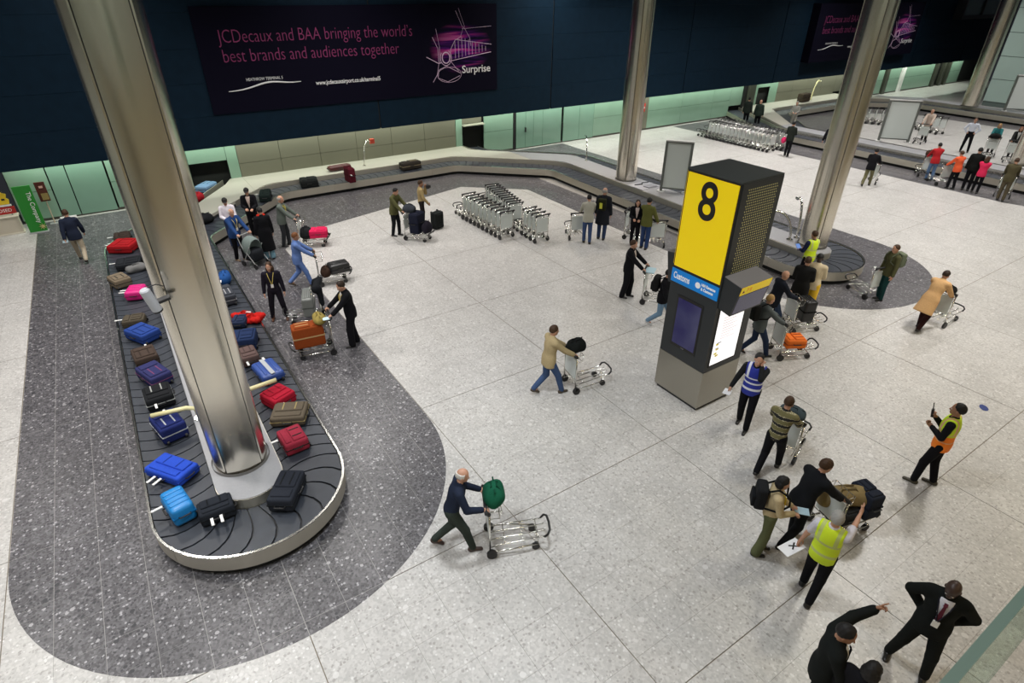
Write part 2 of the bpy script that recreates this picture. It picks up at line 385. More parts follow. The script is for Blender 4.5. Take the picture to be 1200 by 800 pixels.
# ------------------------------------------------------------------ columns
def column(cx, cy, r, gangs, z0=.617, taper=0):
    n = 120; zs = [z0, 5.2, 5.215, 9.5, 14.0]; mb = MB()
    offs = []
    for k in range(n):
        th = 360*k/n; d = min(abs((th-g+180) % 360-180) for g in gangs)
        gs_ = sorted(g % 360 for g in gangs); rr = r
        for a_, b_ in zip(gs_, gs_[1:]+[gs_[0]+360]):
            t_ = th if th >= gs_[0] else th+360
            if a_ <= t_ <= b_ and b_-a_ < 120: rr = r*.78+.22*r*math.cos(math.radians((b_-a_)/2))/math.cos(math.radians(t_-(a_+b_)/2))
        offs.append(rr if d > 1.6 else rr-.03)
    vs = []
    for z in (z0, 14.0):
        for k in range(n):
            a = math.radians(360*k/n); vs.append((cx+offs[k]*math.cos(a), cy+offs[k]*math.sin(a), z))
    mb.add(vs, [(k, (k+1) % n, n+(k+1) % n, n+k) for k in range(n)])
    o = mb.build('column', STEEL, smooth=False); tag(o, kind='structure')
    me = o.data; me.polygons.foreach_set('use_smooth', [True]*len(me.polygons))
    try: me.set_sharp_from_angle(angle=math.radians(25))
    except Exception: pass
    gm = MB()
    for g in gangs:
        a = math.radians(g); c, s = math.cos(a), math.sin(a); R = Matrix.Rotation(a, 3, 'Z')
        gm = MB().box(r-.032, r-.022, -.018, .018, z0, 13.99, R, (cx, cy, 0)); gm.build('groove', BLACK, o)
    cl = MB()
    cl.add([(cx+(r+.012)*math.cos(2*PI*k/48), cy+(r+.012)*math.sin(2*PI*k/48), z) for z in (z0, z0+.06) for k in range(48)], [(k, (k+1) % 48, 48+(k+1) % 48, 48+k) for k in range(48)])
    cl.build('base_ring', mat('column_base_ring', (.25, .24, .22), .4, .8), o)
    return o
column(.34, 9.30, .47, (227, 309, 30, 140))
column(18.50, 9.78, .45, (231, 272, 40, 140))
column(18.66, 18.95, .45, (226, 271, 40, 140))
column(36.75, 10.45, .45, (231, 272, 40, 140))
column(53.3, 19.6, .55, (231, 272, 40, 140))

# ------------------------------------------------------------------ baggage carousels
def fillet(pts, rads):
    """polyline with rounded corners"""
    out = [Vector(pts[0])]
    for i in range(1, len(pts)-1):
        a, b, c = Vector(pts[i-1]), Vector(pts[i]), Vector(pts[i+1]); r = rads[i]
        u, v = (a-b).normalized(), (c-b).normalized(); ang = u.angle(v)
        t = r/math.tan(ang/2); t = min(t, (a-b).length*.49, (c-b).length*.49); r = t*math.tan(ang/2)
        bis = (u+v).normalized(); cen = b+bis*(r/math.sin(ang/2)); p0, p1 = b+u*t, b+v*t
        a0 = math.atan2(p0.y-cen.y, p0.x-cen.x); a1 = math.atan2(p1.y-cen.y, p1.x-cen.x); da = (a1-a0+PI) % (2*PI)-PI
        k = max(2, int(abs(da)/math.radians(7)))
        out += [Vector((cen.x+r*math.cos(a0+da*q/k), cen.y+r*math.sin(a0+da*q/k))) for q in range(k+1)]
    out.append(Vector(pts[-1])); return out
LOOP = ([(3.15, 28.69), (-.70, 22.6), (-.70, 8.75)], [(1.40, 8.75), (1.40, 22.1), (5.25, 26.22), (14.0, 26.22), (17.74, 22.75), (17.25, 9.6)], [(19.35, 9.6), (20.0, 23.9), (16.25, 27.5), (16.25, 28.69)])
path = fillet(LOOP[0], [0, 1.4, 0])
path += [Vector(p) for p in arc(.35, 8.75, 1.05, 180, 360, 30)[1:-1]]
path += fillet(LOOP[1], [0, 1.2, 1.3, 1.3, 1.3, 0])
path += [Vector(p) for p in arc(18.30, 9.6, 1.05, 180, 360, 30)[1:-1]]
path += fillet(LOOP[2], [0, 1.2, 1.2, 0])
cum = [0.0]
for a, b in zip(path[:-1], path[1:]): cum.append(cum[-1]+(b-a).length)
TOTAL = cum[-1]
nrm = []
for i in range(len(path)):
    t = (path[min(i+1, len(path)-1)]-path[max(i-1, 0)]).normalized(); nrm.append(Vector((t.y, -t.x)))   # right-hand = outer side
def on(s, off):
    s = max(0, min(TOTAL-1e-6, s)); i = 0
    lo, hi = 0, len(cum)-1
    while hi-lo > 1:
        m_ = (lo+hi)//2
        if cum[m_] <= s: lo = m_
        else: hi = m_
    f = (s-cum[lo])/max(1e-9, cum[lo+1]-cum[lo]); p = path[lo].lerp(path[lo+1], f); n = nrm[lo].lerp(nrm[lo+1], f).normalized()
    return p+n*off
HB = .40
def strip(s0, s1, off0, off1, z0, z1, z2=None, step=.12):
    """solid band between two offsets along the belt path"""
    ss = sorted(set([s0, s1]+[c for c in cum if s0+.02 < c < s1-.02])); mb = MB(); vs = []
    for s in ss:
        a, b = on(s, off0), on(s, off1)
        vs += [(a.x, a.y, z0), (b.x, b.y, z0), (b.x, b.y, z1), (a.x, a.y, z1)]
    fs = []
    for i in range(len(ss)-1):
        k = 4*i
        for q in range(4): fs.append((k+q, k+(q+1) % 4, k+4+(q+1) % 4, k+4+q))
    e = 4*(len(ss)-1); fs += [(3, 2, 1, 0), (e, e+1, e+2, e+3)]
    return mb.add(vs, fs)
def carousel(label, dx):
    root = empty('baggage_carousel', (dx, 0, 0)); tag(root, label, 'carousel')
    if dx: 
        for ch in CAR8.children:
            c = ch.copy(); c.parent = root; COL.objects.link(c)
        return root
    n = 282; ds = TOTAL/n
    for k in range(n):
        s = k*ds; vs = []; fs = []; m_ = 7
        for q in range(m_):
            f = -1+2*q/(m_-1); off = .485*f; bow = .16*(1-f*f)
            a, b = on(s+bow, off), on(s+bow+ds*.905, off)
            vs += [(a.x, a.y, HB+.004), (b.x, b.y, HB+.002), (a.x, a.y, HB-.012), (b.x, b.y, HB-.034)]
        for q in range(m_-1):
            A = 4*q; B = A+4
            fs += [(A, A+1, B+1, B), (A+2, B+2, B+3, A+3), (A, B, B+2, A+2), (A+1, A+3, B+3, B+1)]
        me = pmesh('belt_plate', vs, fs); me.flip_normals(); link('belt_plate', me, root, BELT)
    # outer stainless skirt in lengths, black recessed kick plate, top lip
    s = 0.0
    while s < TOTAL-.1:
        e = min(TOTAL, s+2.4)
        strip(s+.004, e-.004, .50, .525, .145, HB+.03).build('skirt_panel', STEEL_H, root)
        strip(s+.002, e-.002, -.525, -.50, HB-.05, .60).build('inner_skirt', STEEL_H, root)
        s = e
    strip(0, TOTAL, .42, .45, 0, .15).build('kick_plate', HOLE, root)
    strip(0, TOTAL, .492, .53, HB+.03, HB+.045).build('edge_trim', CHROME, root)
    strip(0, TOTAL, -.48, .49, HB-.10, HB-.035).build('belt_bed', RUBBER, root)
    # raised islands inside the loop
    def inner(s0, s1, k): return [tuple(on(s0+(s1-s0)*i/k, -.515)) for i in range(k+1)]
    poly = [tuple(p) for p in fillet([(3.9, 28.4), (3.55, 27.6), (-.20, 21.9), (-.20, 8.85)], [0, .4, 1.2, 0])]
    poly += arc(.35, 8.75, .54, 180, 360, 24)[1:-1]
    poly += [tuple(p) for p in fillet([(.89, 8.85), (.89, 22.2), (5.0, 26.74), (14.2, 26.74), (18.28, 22.95), (17.78, 9.6)], [0, 1.5, 1.0, 1.0, 1.5, 0])]
    poly += arc(18.30, 9.6, .54, 180, 360, 24)[1:-1]
    poly += [tuple(p) for p in fillet([(18.83, 9.6), (19.45, 23.7), (15.6, 27.4), (15.6, 28.4)], [0, 1.4, .6, 0])]
    # split in slabs so that each stone shows its joint
    cuts = [(-3, 1.9, 7, 22.6, STONE), (-3, 4.4, 22.6, 29, TAN), (1.9, 4.4, 7, 22.6, TAN), (4.4, 7.85, 20, 29, TAN), (7.85, 11.3, 20, 29, TAN), (11.3, 14.9, 20, 29, TAN), (14.9, 17.1, 20, 29, TAN), (17.1, 21, 22.9, 29, STONE), (17.1, 21, 16.0, 22.9, STONE), (17.1, 21, 7, 16.0, STONE)]
    for a, b, c, d, m_ in cuts:
        q = clip(poly, a+.003, b-.003, c+.003, d-.003)
        if q: MB().prism(q, .50, .615).build('island_slab', m_, root)
    MB().prism(poly, .30, .505).build('island_core', RUBBER, root)
    return root
CAR8 = carousel('long U shaped baggage carousel around the three nearest steel columns', 0)
carousel('far baggage carousel at upper right beyond the main hall floor', T9)
# ------------------------------------------------------------------ implicit surfaces for bodies, clothes, hands and bags
def V(*a): return np.array(a, float)
def cone(P, a, b, r1, r2, sq=None):
    """tapered round limb from a to b; sq squashes x,y,z distances"""
    if sq is not None:
        sq = np.array(sq); P = P/sq; a = a/sq; b = b/sq
    ab = b-a; t = np.clip(((P-a)@ab)/max(ab@ab, 1e-9), 0, 1)
    d = np.linalg.norm(P-a-t[..., None]*ab, axis=-1)-(r1+(r2-r1)*t)
    return d*(min(sq) if sq is not None else 1)
def ell(P, c, r, Rm=None):
    q = P-c
    if Rm is not None: q = q@Rm
    k0 = np.linalg.norm(q/r, axis=-1); k1 = np.linalg.norm(q/(np.array(r)**2), axis=-1)
    return k0*(k0-1)/np.maximum(k1, 1e-6)
def smin(a, b, k):
    h = np.clip(.5+.5*(b-a)/k, 0, 1); return b*(1-h)+a*h-k*h*(1-h)
def snet(F, xs, ys, zs):
    """surface nets on a rectilinear grid"""
    nx, ny, nz = F.shape; S = F < 0
    cnt = np.zeros((nx-1, ny-1, nz-1), np.int32); acc = np.zeros((nx-1, ny-1, nz-1, 3))
    sl = lambda d, n: slice(d, n-1+d)
    G = (xs, ys, zs)
    for ax in range(3):
        for u in (0, 1):
            for v in (0, 1):
                o0 = [0, 0, 0]; oth = [i for i in range(3) if i != ax]; o0[oth[0]] = u; o0[oth[1]] = v; o1 = list(o0); o1[ax] = 1
                A = F[sl(o0[0], nx), sl(o0[1], ny), sl(o0[2], nz)]; B = F[sl(o1[0], nx), sl(o1[1], ny), sl(o1[2], nz)]
                m = (A < 0) != (B < 0); t = np.where(m, A/np.where(m, A-B, 1), 0)
                cnt += m
                for c in range(3):
                    g = G[c]; n = len(g); sh = [1, 1, 1]; sh[c] = n-1
                    if c == ax: pos = g[:-1].reshape(sh)+(g[1:]-g[:-1]).reshape(sh)*t
                    else: pos = np.broadcast_to(g[sl(o0[c], n)].reshape(sh), m.shape)
                    acc[..., c] += np.where(m, pos, 0)
    act = cnt > 0; idx = -np.ones(act.shape, np.int64); idx[act] = np.arange(act.sum())
    vs = acc[act]/cnt[act][:, None]; fs = []
    for ax in range(3):
        s0 = [slice(None)]*3; s1 = [slice(None)]*3; s0[ax] = slice(0, -1); s1[ax] = slice(1, None)
        ch = S[tuple(s0)] != S[tuple(s1)]; b, c = [(1, 2), (2, 0), (0, 1)][ax]
        I = np.argwhere(ch); I = I[(I[:, b] > 0) & (I[:, c] > 0) & (I[:, b] < F.shape[b]-1) & (I[:, c] < F.shape[c]-1)]
        if not len(I): continue
        def at_(db, dc):
            J = I.copy(); J[:, b] -= db; J[:, c] -= dc; return idx[J[:, 0], J[:, 1], J[:, 2]]
        q = np.stack([at_(1, 1), at_(0, 1), at_(0, 0), at_(1, 0)], 1)
        fl_ = ~S[I[:, 0], I[:, 1], I[:, 2]]; q[fl_] = q[fl_][:, ::-1]; fs.append(q)
    fs = np.concatenate(fs) if fs else np.zeros((0, 4), int)
    return vs, fs
def mesh_sdf(fn, lo, hi, h):
    g = [np.arange(a-1.5*h, b+2.5*h, h) for a, b in zip(lo, hi)]
    P = np.stack(np.meshgrid(*g, indexing='ij'), -1)
    return snet(fn(P), *g)
def npmesh(name, parts):
    """parts: (verts, quads, material); one mesh"""
    me = bpy.data.meshes.new(name); vs = np.concatenate([p[0] for p in parts]); fs = []; mi = []; mats = []; k = 0
    for v, f, m in parts:
        fs.append(np.asarray(f)+k); k += len(v)
        if m not in mats: mats.append(m)
        mi += [mats.index(m)]*len(f)
    fs = np.concatenate(fs); n = len(fs)
    me.vertices.add(len(vs)); me.vertices.foreach_set('co', vs.astype(np.float32).ravel())
    me.loops.add(4*n); me.loops.foreach_set('vertex_index', fs.astype(np.int32).ravel())
    me.polygons.add(n); me.polygons.foreach_set('loop_start', np.arange(0, 4*n, 4, dtype=np.int32))
    for m in mats: me.materials.append(m)
    me.polygons.foreach_set('material_index', np.array(mi, np.int32)); me.polygons.foreach_set('use_smooth', np.ones(n, bool))
    me.update(calc_edges=True); me.validate(); return me

# ---- hand templates: wrist at origin, fingers along +x, thumb towards +y, palm towards -z (right hand)
def make_hand(curl, spread=.0, point=False, h=.0055):
    def fn(P):
        d = ell(P, V(.052, .0, -.002), (.058, .042, .019)); d = smin(d, cone(P, V(-.02, 0, 0), V(.03, 0, 0), .026, .030, (1, 1, .75)), .02)
        for i, (y, L) in enumerate(((.031, .074), (.0105, .083), (-.0105, .077), (-.031, .060))):
            c = curl if not (point and i == 0) else .05
            p = V(.092, y, 0); a = 0.0
            for sg, (fl_, r) in enumerate(((.46, .0098), (.30, .0090), (.24, .0082))):
                a += c*(.9 if sg else .7); q = p+V(math.cos(a), spread*y*3, -math.sin(a))*L*fl_
                d = smin(d, cone(P, p, q, r, r*.93), .006); p = q
        a, b, c = V(.022, .030, -.006), V(.058, .058, -.014-.02*curl), V(.086, .060-.02*curl, -.022-.03*curl)
        d = smin(d, cone(P, a, b, .0145, .0115), .012); d = smin(d, cone(P, b, c, .0115, .0095), .006)
        return d
    return mesh_sdf(fn, (-.045, -.06, -.10), (.19, .085, .035), h)
HANDS = {'relaxed': make_hand(.38), 'grip': make_hand(1.15), 'point': make_hand(1.1, point=True), 'flat': make_hand(.14, .4)}
HANDS_F = {'relaxed': make_hand(.38, h=.010), 'grip': make_hand(1.15, h=.010)}

# ---- head template in head frame: face towards +x, chin low, neck joint at origin
def head_fn(P):
    d = ell(P, V(.0, 0, .150), (.098, .076, .100))                  # skull
    d = smin(d, ell(P, V(.042, 0, .088), (.058, .056, .075)), .03)    # face
    d = smin(d, ell(P, V(.070, 0, .040), (.030, .032, .024)), .02)    # chin
    d = smin(d, cone(P, V(-.012, 0, -.06), V(.0, 0, .07), .056, .054), .02)  # neck
    d = smin(d, cone(P, V(.092, 0, .128), V(.112, 0, .088), .009, .015), .012)   # nose
    d = smin(d, cone(P, V(.086, -.035, .137), V(.086, .035, .137), .011, .011), .014)   # brow
    d = smin(d, cone(P, V(.090, -.018, .058), V(.090, .018, .058), .009, .009), .010)   # lips
    for s in (-1, 1):
        d = np.maximum(d, -smin(ell(P, V(.098, s*.031, .119), (.012, .016, .011)), d*0+1, .01))
        d = smin(d, ell(P, V(-.004, s*.078, .108), (.020, .010, .032)), .008)   # ears
    return d
HEAD = mesh_sdf(head_fn, (-.12, -.10, -.10), (.14, .10, .26), .0085)
_sp = lambda c, r: mesh_sdf(lambda P: ell(P, V(*c), r), np.array(c)-r, np.array(c)+r, min(r)*.6)
EYES = [_sp((.091, s*.031, .119), (.010, .014, .009)) for s in (-1, 1)]
PUPILS = [_sp((.099, s*.031, .119), (.004, .006, .006)) for s in (-1, 1)]
MOUTH = _sp((.0965, 0, .057), (.006, .022, .0055))
def hair_fn(style):
    def fn(P):
        sk = ell(P, V(-.006, 0, .152), (.107, .087, .110)); x, y, z = P[..., 0], P[..., 1], P[..., 2]
        if style == 'short': d = np.maximum(sk, .090-z+np.clip(x+.045, 0, .2)*.85); d = np.maximum(d, x-.062)
        elif style == 'fringe': d = np.maximum(np.maximum(sk, .085-z), np.maximum(x-.03, z-.185+.5*np.clip(-x, -.1, 0)))
        elif style == 'long':
            d = np.maximum(np.maximum(sk, .125-z+np.clip(x, -.05, .2)*.85), x-.066); b = ell(P, V(-.035, 0, .04), (.085, .116, .155)); b = np.maximum(b, x-.045); d = np.minimum(d, b)
        elif style == 'bob':
            d = np.maximum(np.maximum(sk, .125-z+np.clip(x, -.05, .2)*.85), x-.066); b = ell(P, V(-.02, 0, .10), (.092, .104, .105)); b = np.maximum(np.maximum(b, x-.022), .02-z); d = np.minimum(d, b)
        elif style == 'cap':
            d = np.maximum(ell(P, V(-.004, 0, .155), (.111, .090, .108)), .150-z); d = np.minimum(d, ell(P, V(.105, 0, .160), (.075, .07, .010)))
        elif style == 'hood':
            d = ell(P, V(-.02, 0, .13), (.122, .108, .145)); d = np.maximum(d, -ell(P, V(.10, 0, .11), (.09, .085, .10)))
        return d
    return lambda P: fn(P)+.0035*np.sin(P[..., 0]*95+P[..., 2]*60)*np.sin(P[..., 1]*110+P[..., 2]*40)
HAIRT = {s: mesh_sdf(hair_fn(s), (-.19, -.13, -.12), (.19, .13, .30), .011) for s in ('short', 'fringe', 'long', 'bob', 'cap', 'hood')}

SKIN = {'light': mat('skin_light', (.50, .27, .18), .55), 'tan': mat('skin_tan', (.34, .17, .10), .55), 'brown': mat('skin_brown', (.16, .075, .045), .5), 'dark': mat('skin_dark', (.045, .024, .018), .45)}
EYEW = mat('eye_white', (.7, .68, .65), .3); EYED = mat('eye_dark', (.02, .012, .01), .2); LIP = mat('lips', (.30, .10, .08), .5)
HC = {'black': (.010, .009, .009), 'brown': (.05, .025, .012), 'grey': (.32, .31, .29), 'white': (.55, .53, .5), 'blonde': (.38, .24, .09), 'ginger': (.16, .06, .02), 'dkbrown': (.025, .014, .008)}

def ik(a, b, l1, l2, pole):
    v = b-a; D = np.linalg.norm(v); D2 = min(D, (l1+l2)*.998); u = v/max(D, 1e-6); b = a+u*D2
    x = (l1*l1-l2*l2+D2*D2)/(2*D2); y = math.sqrt(max(0, l1*l1-x*x)); p = np.array(pole, float); p = p-u*(p@u); p /= max(np.linalg.norm(p), 1e-6)
    return a+u*x+p*y, b
POSES = {
 'stand': dict(feet=[(.04, .10, 0), (-.02, -.10, 0)], hands=[(.06, .27, .82), (.06, -.27, .82)], ht=['relaxed']*2),
 'apart': dict(feet=[(.02, .20, 0), (-.02, -.20, 0)], hands=[(.06, .28, .82), (.06, -.28, .82)], ht=['relaxed']*2),
 'walk': dict(feet=[(.32, .08, 0), (-.30, -.08, .07)], hands=[(-.14, .27, .86), (.24, -.27, .90)], ht=['relaxed']*2, lean=4),
 'push': dict(feet=[(-.34, .09, .08), (.27, -.09, 0)], hands=[(.44, .22, 1.05), (.44, -.22, 1.05)], ht=['grip']*2, lean=11, thumb=1),
 'pushstand': dict(feet=[(.05, .10, 0), (-.10, -.10, 0)], hands=[(.43, .22, 1.05), (.43, -.22, 1.05)], ht=['grip']*2, lean=6, thumb=1),
 'lean': dict(feet=[(.10, .10, 0), (-.28, -.09, .04)], hands=[(.52, .20, 1.0), (.52, -.20, 1.0)], ht=['grip']*2, lean=24, thumb=1),
 'hips': dict(feet=[(.03, .17, 0), (-.03, -.17, 0)], hands=[(.05, .19, 1.01), (.05, -.19, 1.01)], ht=['relaxed']*2, el='out', thumb=2),
 'pocket': dict(feet=[(.03, .20, 0), (-.06, -.22, 0)], hands=[(-.13, .16, 1.02), (-.13, -.16, 1.02)], ht=['relaxed']*2, el='out', thumb=2),
 'phone': dict(feet=[(.16, .11, 0), (-.12, -.10, 0)], hands=[(.12, .10, 1.56), (.14, -.36, .92)], ht=['grip', 'relaxed'], lean=3),
 'camera': dict(feet=[(.04, .10, 0), (-.04, -.10, 0)], hands=[(.20, .06, 1.50), (.22, -.30, .98)], ht=['grip', 'grip']),
 'hold': dict(feet=[(.05, .10, 0), (-.05, -.10, 0)], hands=[(.30, .10, 1.12), (.30, -.09, 1.14)], ht=['grip', 'grip'], thumb=1),
 'radio': dict(feet=[(.16, .10, 0), (-.10, -.11, 0)], hands=[(.24, .03, 1.20), (.25, -.05, 1.36)], ht=['grip', 'grip']),
 'pointR': dict(feet=[(.16, .12, 0), (-.16, -.09, .0)], hands=[(.0, .33, .90), (.52, -.16, 1.50)], ht=['grip', 'flat']),
 'pointL': dict(feet=[(.10, .12, 0), (-.10, -.12, 0)], hands=[(.40, .50, 1.60), (.34, -.16, 1.12)], ht=['point', 'relaxed']),
 'fold': dict(feet=[(.05, .12, 0), (-.05, -.12, 0)], hands=[(.22, -.12, 1.22), (.20, .12, 1.20)], ht=['relaxed']*2),
 'face': dict(feet=[(.05, .12, 0), (-.05, -.12, 0)], hands=[(.15, .06, 1.48), (.17, -.05, 1.46)], ht=['relaxed']*2),
}
PEOPLE = []
def person(label, feet, look, h=1.75, pose='stand', top=((.02, .02, .025), 'jacket'), legs=(.02, .02, .024), shoes=(.012, .011, .010), skin='light',
           hair=('short', 'dkbrown'), head=(0, 8), res=.022, extra=None, group=None, legkind='trousers', lean=None, topmat=None, under=None, hat=None):
    feet = feet if isinstance(feet, Vector) else at(*feet); look = look if isinstance(look, Vector) else at(*look)
    d = look-feet; rz = math.atan2(d.y, d.x); s = h/1.75
    ps = POSES[pose]; lean_ = math.radians(ps.get('lean', 0) if lean is None else lean)
    root = empty('person', (feet.x, feet.y, .004 if in_dark((feet.x, feet.y)) else 0.0), rz); root.scale = (s, s, s)
    tag(root, label, 'person', group)
    ft = [V(f[0]-.02, f[1], f[2]+.085) for f in ps['feet']]
    L1, L2 = .445, .425
    hx = .5*(ft[0][0]+ft[1][0])*.6-.02*(lean_ > .1); zc = 10
    for i, f in enumerate(ft):
        hd = math.hypot(f[0]-hx, f[1]-(.09, -.09)[i]); zc = min(zc, f[2]+math.sqrt(max(.1, ((L1+L2)*.995)**2-hd*hd)))
    pel = V(hx, 0, zc+.03)
    c_, s_ = math.cos(lean_), math.sin(lean_); RM = np.array([[c_, 0, s_], [0, 1, 0], [-s_, 0, c_]])
    def T(x, y, z): return pel+RM@V(x, y, z)
    hip = [pel+V(0, .09, -.03), pel+V(0, -.09, -.03)]; knee = []; ank = []
    for i in range(2):
        k, a = ik(hip[i], ft[i], L1, L2, (1, (.12, -.12)[i], .1)); knee.append(k); ank.append(a)
    sh = [T(0, .185, .475), T(0, -.185, .475)]; elb = []; wr = []
    for i in range(2):
        sg = (1, -1)[i]; hd = V(*ps['hands'][i]); hd = hd+V(hx*.3, 0, 0)
        pole = (-.5, sg*.5, -.7) if ps.get('el') != 'out' else (-.35, sg*1.0, .0)
        e, w_ = ik(sh[i], hd, .295, .26, pole); elb.append(e); wr.append(w_)
    nk = T(0.005, 0, .575)
    hy, hp = math.radians(head[0]), math.radians(head[1])+lean_*.35
    HR = np.array([[math.cos(hy), -math.sin(hy), 0], [math.sin(hy), math.cos(hy), 0], [0, 0, 1]])@np.array([[math.cos(hp), 0, math.sin(hp)], [0, 1, 0], [-math.sin(hp), 0, math.cos(hp)]])
    def torso(P, inf, k=.05):
        Q = (P-pel)@RM
        d = ell(Q, V(0, 0, .0), (.112+inf, .158+inf, .13+inf)); d = smin(d, ell(Q, V(0, 0, .16), (.105+inf, .142+inf, .17+inf)), k)
        d = smin(d, ell(Q, V(.0, 0, .35), (.118+inf, .166+inf, .20+inf)), k)
        return smin(d, cone(Q, V(-.005, .135, .475), V(-.005, -.135, .475), .062+inf, .062+inf), .04)
    def arm(P, i, inf, upto=1.0):
        d = cone(P, sh[i], elb[i] if upto > .5 else sh[i]+(elb[i]-sh[i])*upto*2, .055+inf, .044+inf)
        if upto > .5: d = smin(d, cone(P, elb[i], elb[i]+(wr[i]-elb[i])*(upto-.5)*2, .044+inf, .032+inf*1.1), .015)
        return d
    def leg(P, i, inf, upto=1.0, flare=0.0):
        d = cone(P, hip[i], knee[i], .088+inf, .060+inf)
        if upto > .5: d = smin(d, cone(P, knee[i], knee[i]+(ank[i]-knee[i])*min(1.02, (upto-.5)*2), .060+inf, (.042 if upto > .9 else .055)+inf+flare), .02)
        else: d = cone(P, hip[i], hip[i]+(knee[i]-hip[i])*upto*2, .088+inf, .066+inf+flare)
        return d
    pts = np.array([*sh, *elb, *wr, *hip, *knee, *ank, nk, T(0, 0, .55), pel])
    skm = SKIN[skin]; far = res > .028
    # body: one continuous skin surface, head and hands rooted in it
    def body(P):
        d = torso(P, -.012)
        for i in range(2):
            d = smin(d, arm(P, i, -.004), .025); d = smin(d, leg(P, i, -.006), .03)
            tip = ank[i]+V(.10, 0, -.055); d = smin(d, cone(P, ank[i]+V(-.03, 0, -.05), tip, .036, .026), .03)
        return smin(d, cone(P, T(0, 0, .48), nk+V(0, 0, .03), .060, .052), .03)
    bp = [(*mesh_sdf(body, pts.min(0)-V(.14, .2, .12), pts.max(0)+V(.16, .2, .10), res*1.25), skm)]
    def hd_(t): return t[0]@HR.T+nk, t[1]
    bp.append((*hd_(HEAD), skm))
    if not far:
        for e in EYES: bp.append((*hd_(e), EYEW))
        for e in PUPILS: bp.append((*hd_(e), EYED))
    bp.append((*hd_(MOUTH), LIP))
    tm = ps.get('thumb', 0)
    for i in range(2):
        sg = (1, -1)[i]; fd = wr[i]-elb[i]; fd /= np.linalg.norm(fd)
        th = V(1, 0, 0) if tm == 0 else V(0, -sg, 0) if tm == 1 else V(0, 0, 1)
        if tm == 1: fd = fd*.4+V(1, 0, -.15); fd /= np.linalg.norm(fd)
        if tm == 2: fd = V(.3, -sg, -.35); fd /= np.linalg.norm(fd); th = V(.2, 0, 1)
        if pose.startswith('point') and ps['ht'][i] in ('flat', 'point'): th = V(0, 0, 1)
        th = th-fd*(th@fd); 
        if np.linalg.norm(th) < .2: th = V(0, -sg, .3)-fd*(V(0, -sg, .3)@fd)
        th /= np.linalg.norm(th); yl = th if i == 1 else -th; zl = np.cross(fd, yl)
        kind = ps['ht'][i]; t = HANDS_F.get(kind, HANDS_F['relaxed']) if far else HANDS[kind]
        v = t[0].copy(); f = t[1]
        if i == 0: v[:, 1] *= -1; f = f[:, ::-1]
        bp.append((v@np.stack([fd, yl, zl])+wr[i]-fd*.012, f, skm))
    link('body', npmesh('body', bp), root)
    if hair and hair[0] != 'none':
        hm = mat('hair_'+hair[1], HC[hair[1]], .6, spec=.3) if isinstance(hair[1], str) else fab(hair[1])
        o = link({'cap': 'cap', 'hood': 'hood'}.get(hair[0], 'hair'), npmesh('hair', [(*hd_(HAIRT[hair[0]]), hm)]), root)
    def garment(name, fn, lo, hi, m, hh=None):
        v, f = mesh_sdf(fn, lo, hi, hh or res)
        return link(name, npmesh(name, [(v, f, m)]), root) if len(f) else None
    lo, hi = pts.min(0)-V(.17, .2, .05), pts.max(0)+V(.17, .2, .12)
    # trousers / shorts / skirt
    up = {'trousers': 1.0, 'shorts': .60, 'wide': 1.0, 'flare': 1.0}[legkind]; inf = {'trousers': .014, 'shorts': .035, 'wide': .03, 'flare': .012}[legkind]
    def tr(P):
        Q = (P-pel)@RM
        d = ell(Q, V(0, 0, .0), (.112+inf, .158+inf*.8, .13+inf))
        d = smin(d, ell(Q, V(0, 0, .12), (.108+inf*.6, .146+inf*.6, .10)), .04)
        for i in range(2): d = smin(d, leg(P, i, inf, up, {'flare': .035, 'wide': .012}.get(legkind, .004)), .03)
        d = np.maximum(d, Q[..., 2]-.16)
        return d
    lg = [*hip, *knee, *ank, pel]; lg = np.array(lg)
    garment('shorts' if legkind == 'shorts' else 'trousers', tr, lg.min(0)-V(.17, .14, .06), lg.max(0)+V(.17, .14, .2), fab(legs))
    # shoes
    for i in range(2):
        a = ank[i]; heel = ps['feet'][i][2]; rot = math.atan2(heel, .16) if heel > 0 else 0
        base = a+V(0, 0, -.085)
        def sho(P, a=a, rot=rot):
            q = P-(a+V(0, 0, -.06)); c, s2 = math.cos(rot), math.sin(rot)
            x = q[..., 0]*c-q[..., 2]*s2; z = q[..., 0]*s2+q[..., 2]*c
            Q = np.stack([x, q[..., 1], z], -1)
            d = cone(Q, V(-.045, 0, .006), V(.135, 0, -.008), .042, .036, (1, 1.05, .9)); d = smin(d, cone(Q, V(-.02, 0, .0), V(-.01, 0, .06), .045, .046), .03)
            return np.maximum(d, -.026-z)
        v, f = mesh_sdf(sho, a+V(-.13, -.08, -.17), a+V(.20, .08, .07), min(res, .016) if not far else .024)
        v[:, 2] = np.maximum(v[:, 2], .002)
        link('shoe', npmesh('shoe', [(v, f, mat('shoe_%d' % int(shoes[0]*900+shoes[2]*30), shoes, .4))]), root)
    # upper garment
    tc, kind = top; fit = {'shirt': .010, 'jumper': .016, 'jacket': .024, 'coat': .028, 'tee': .014, 'robe': .03, 'puffer': .045}[kind]
    hem = {'shirt': -.06, 'jumper': -.09, 'jacket': -.15, 'coat': -.42, 'tee': -.08, 'robe': -.66, 'puffer': -.14}[kind]
    slv = .34 if kind == 'tee' else .97
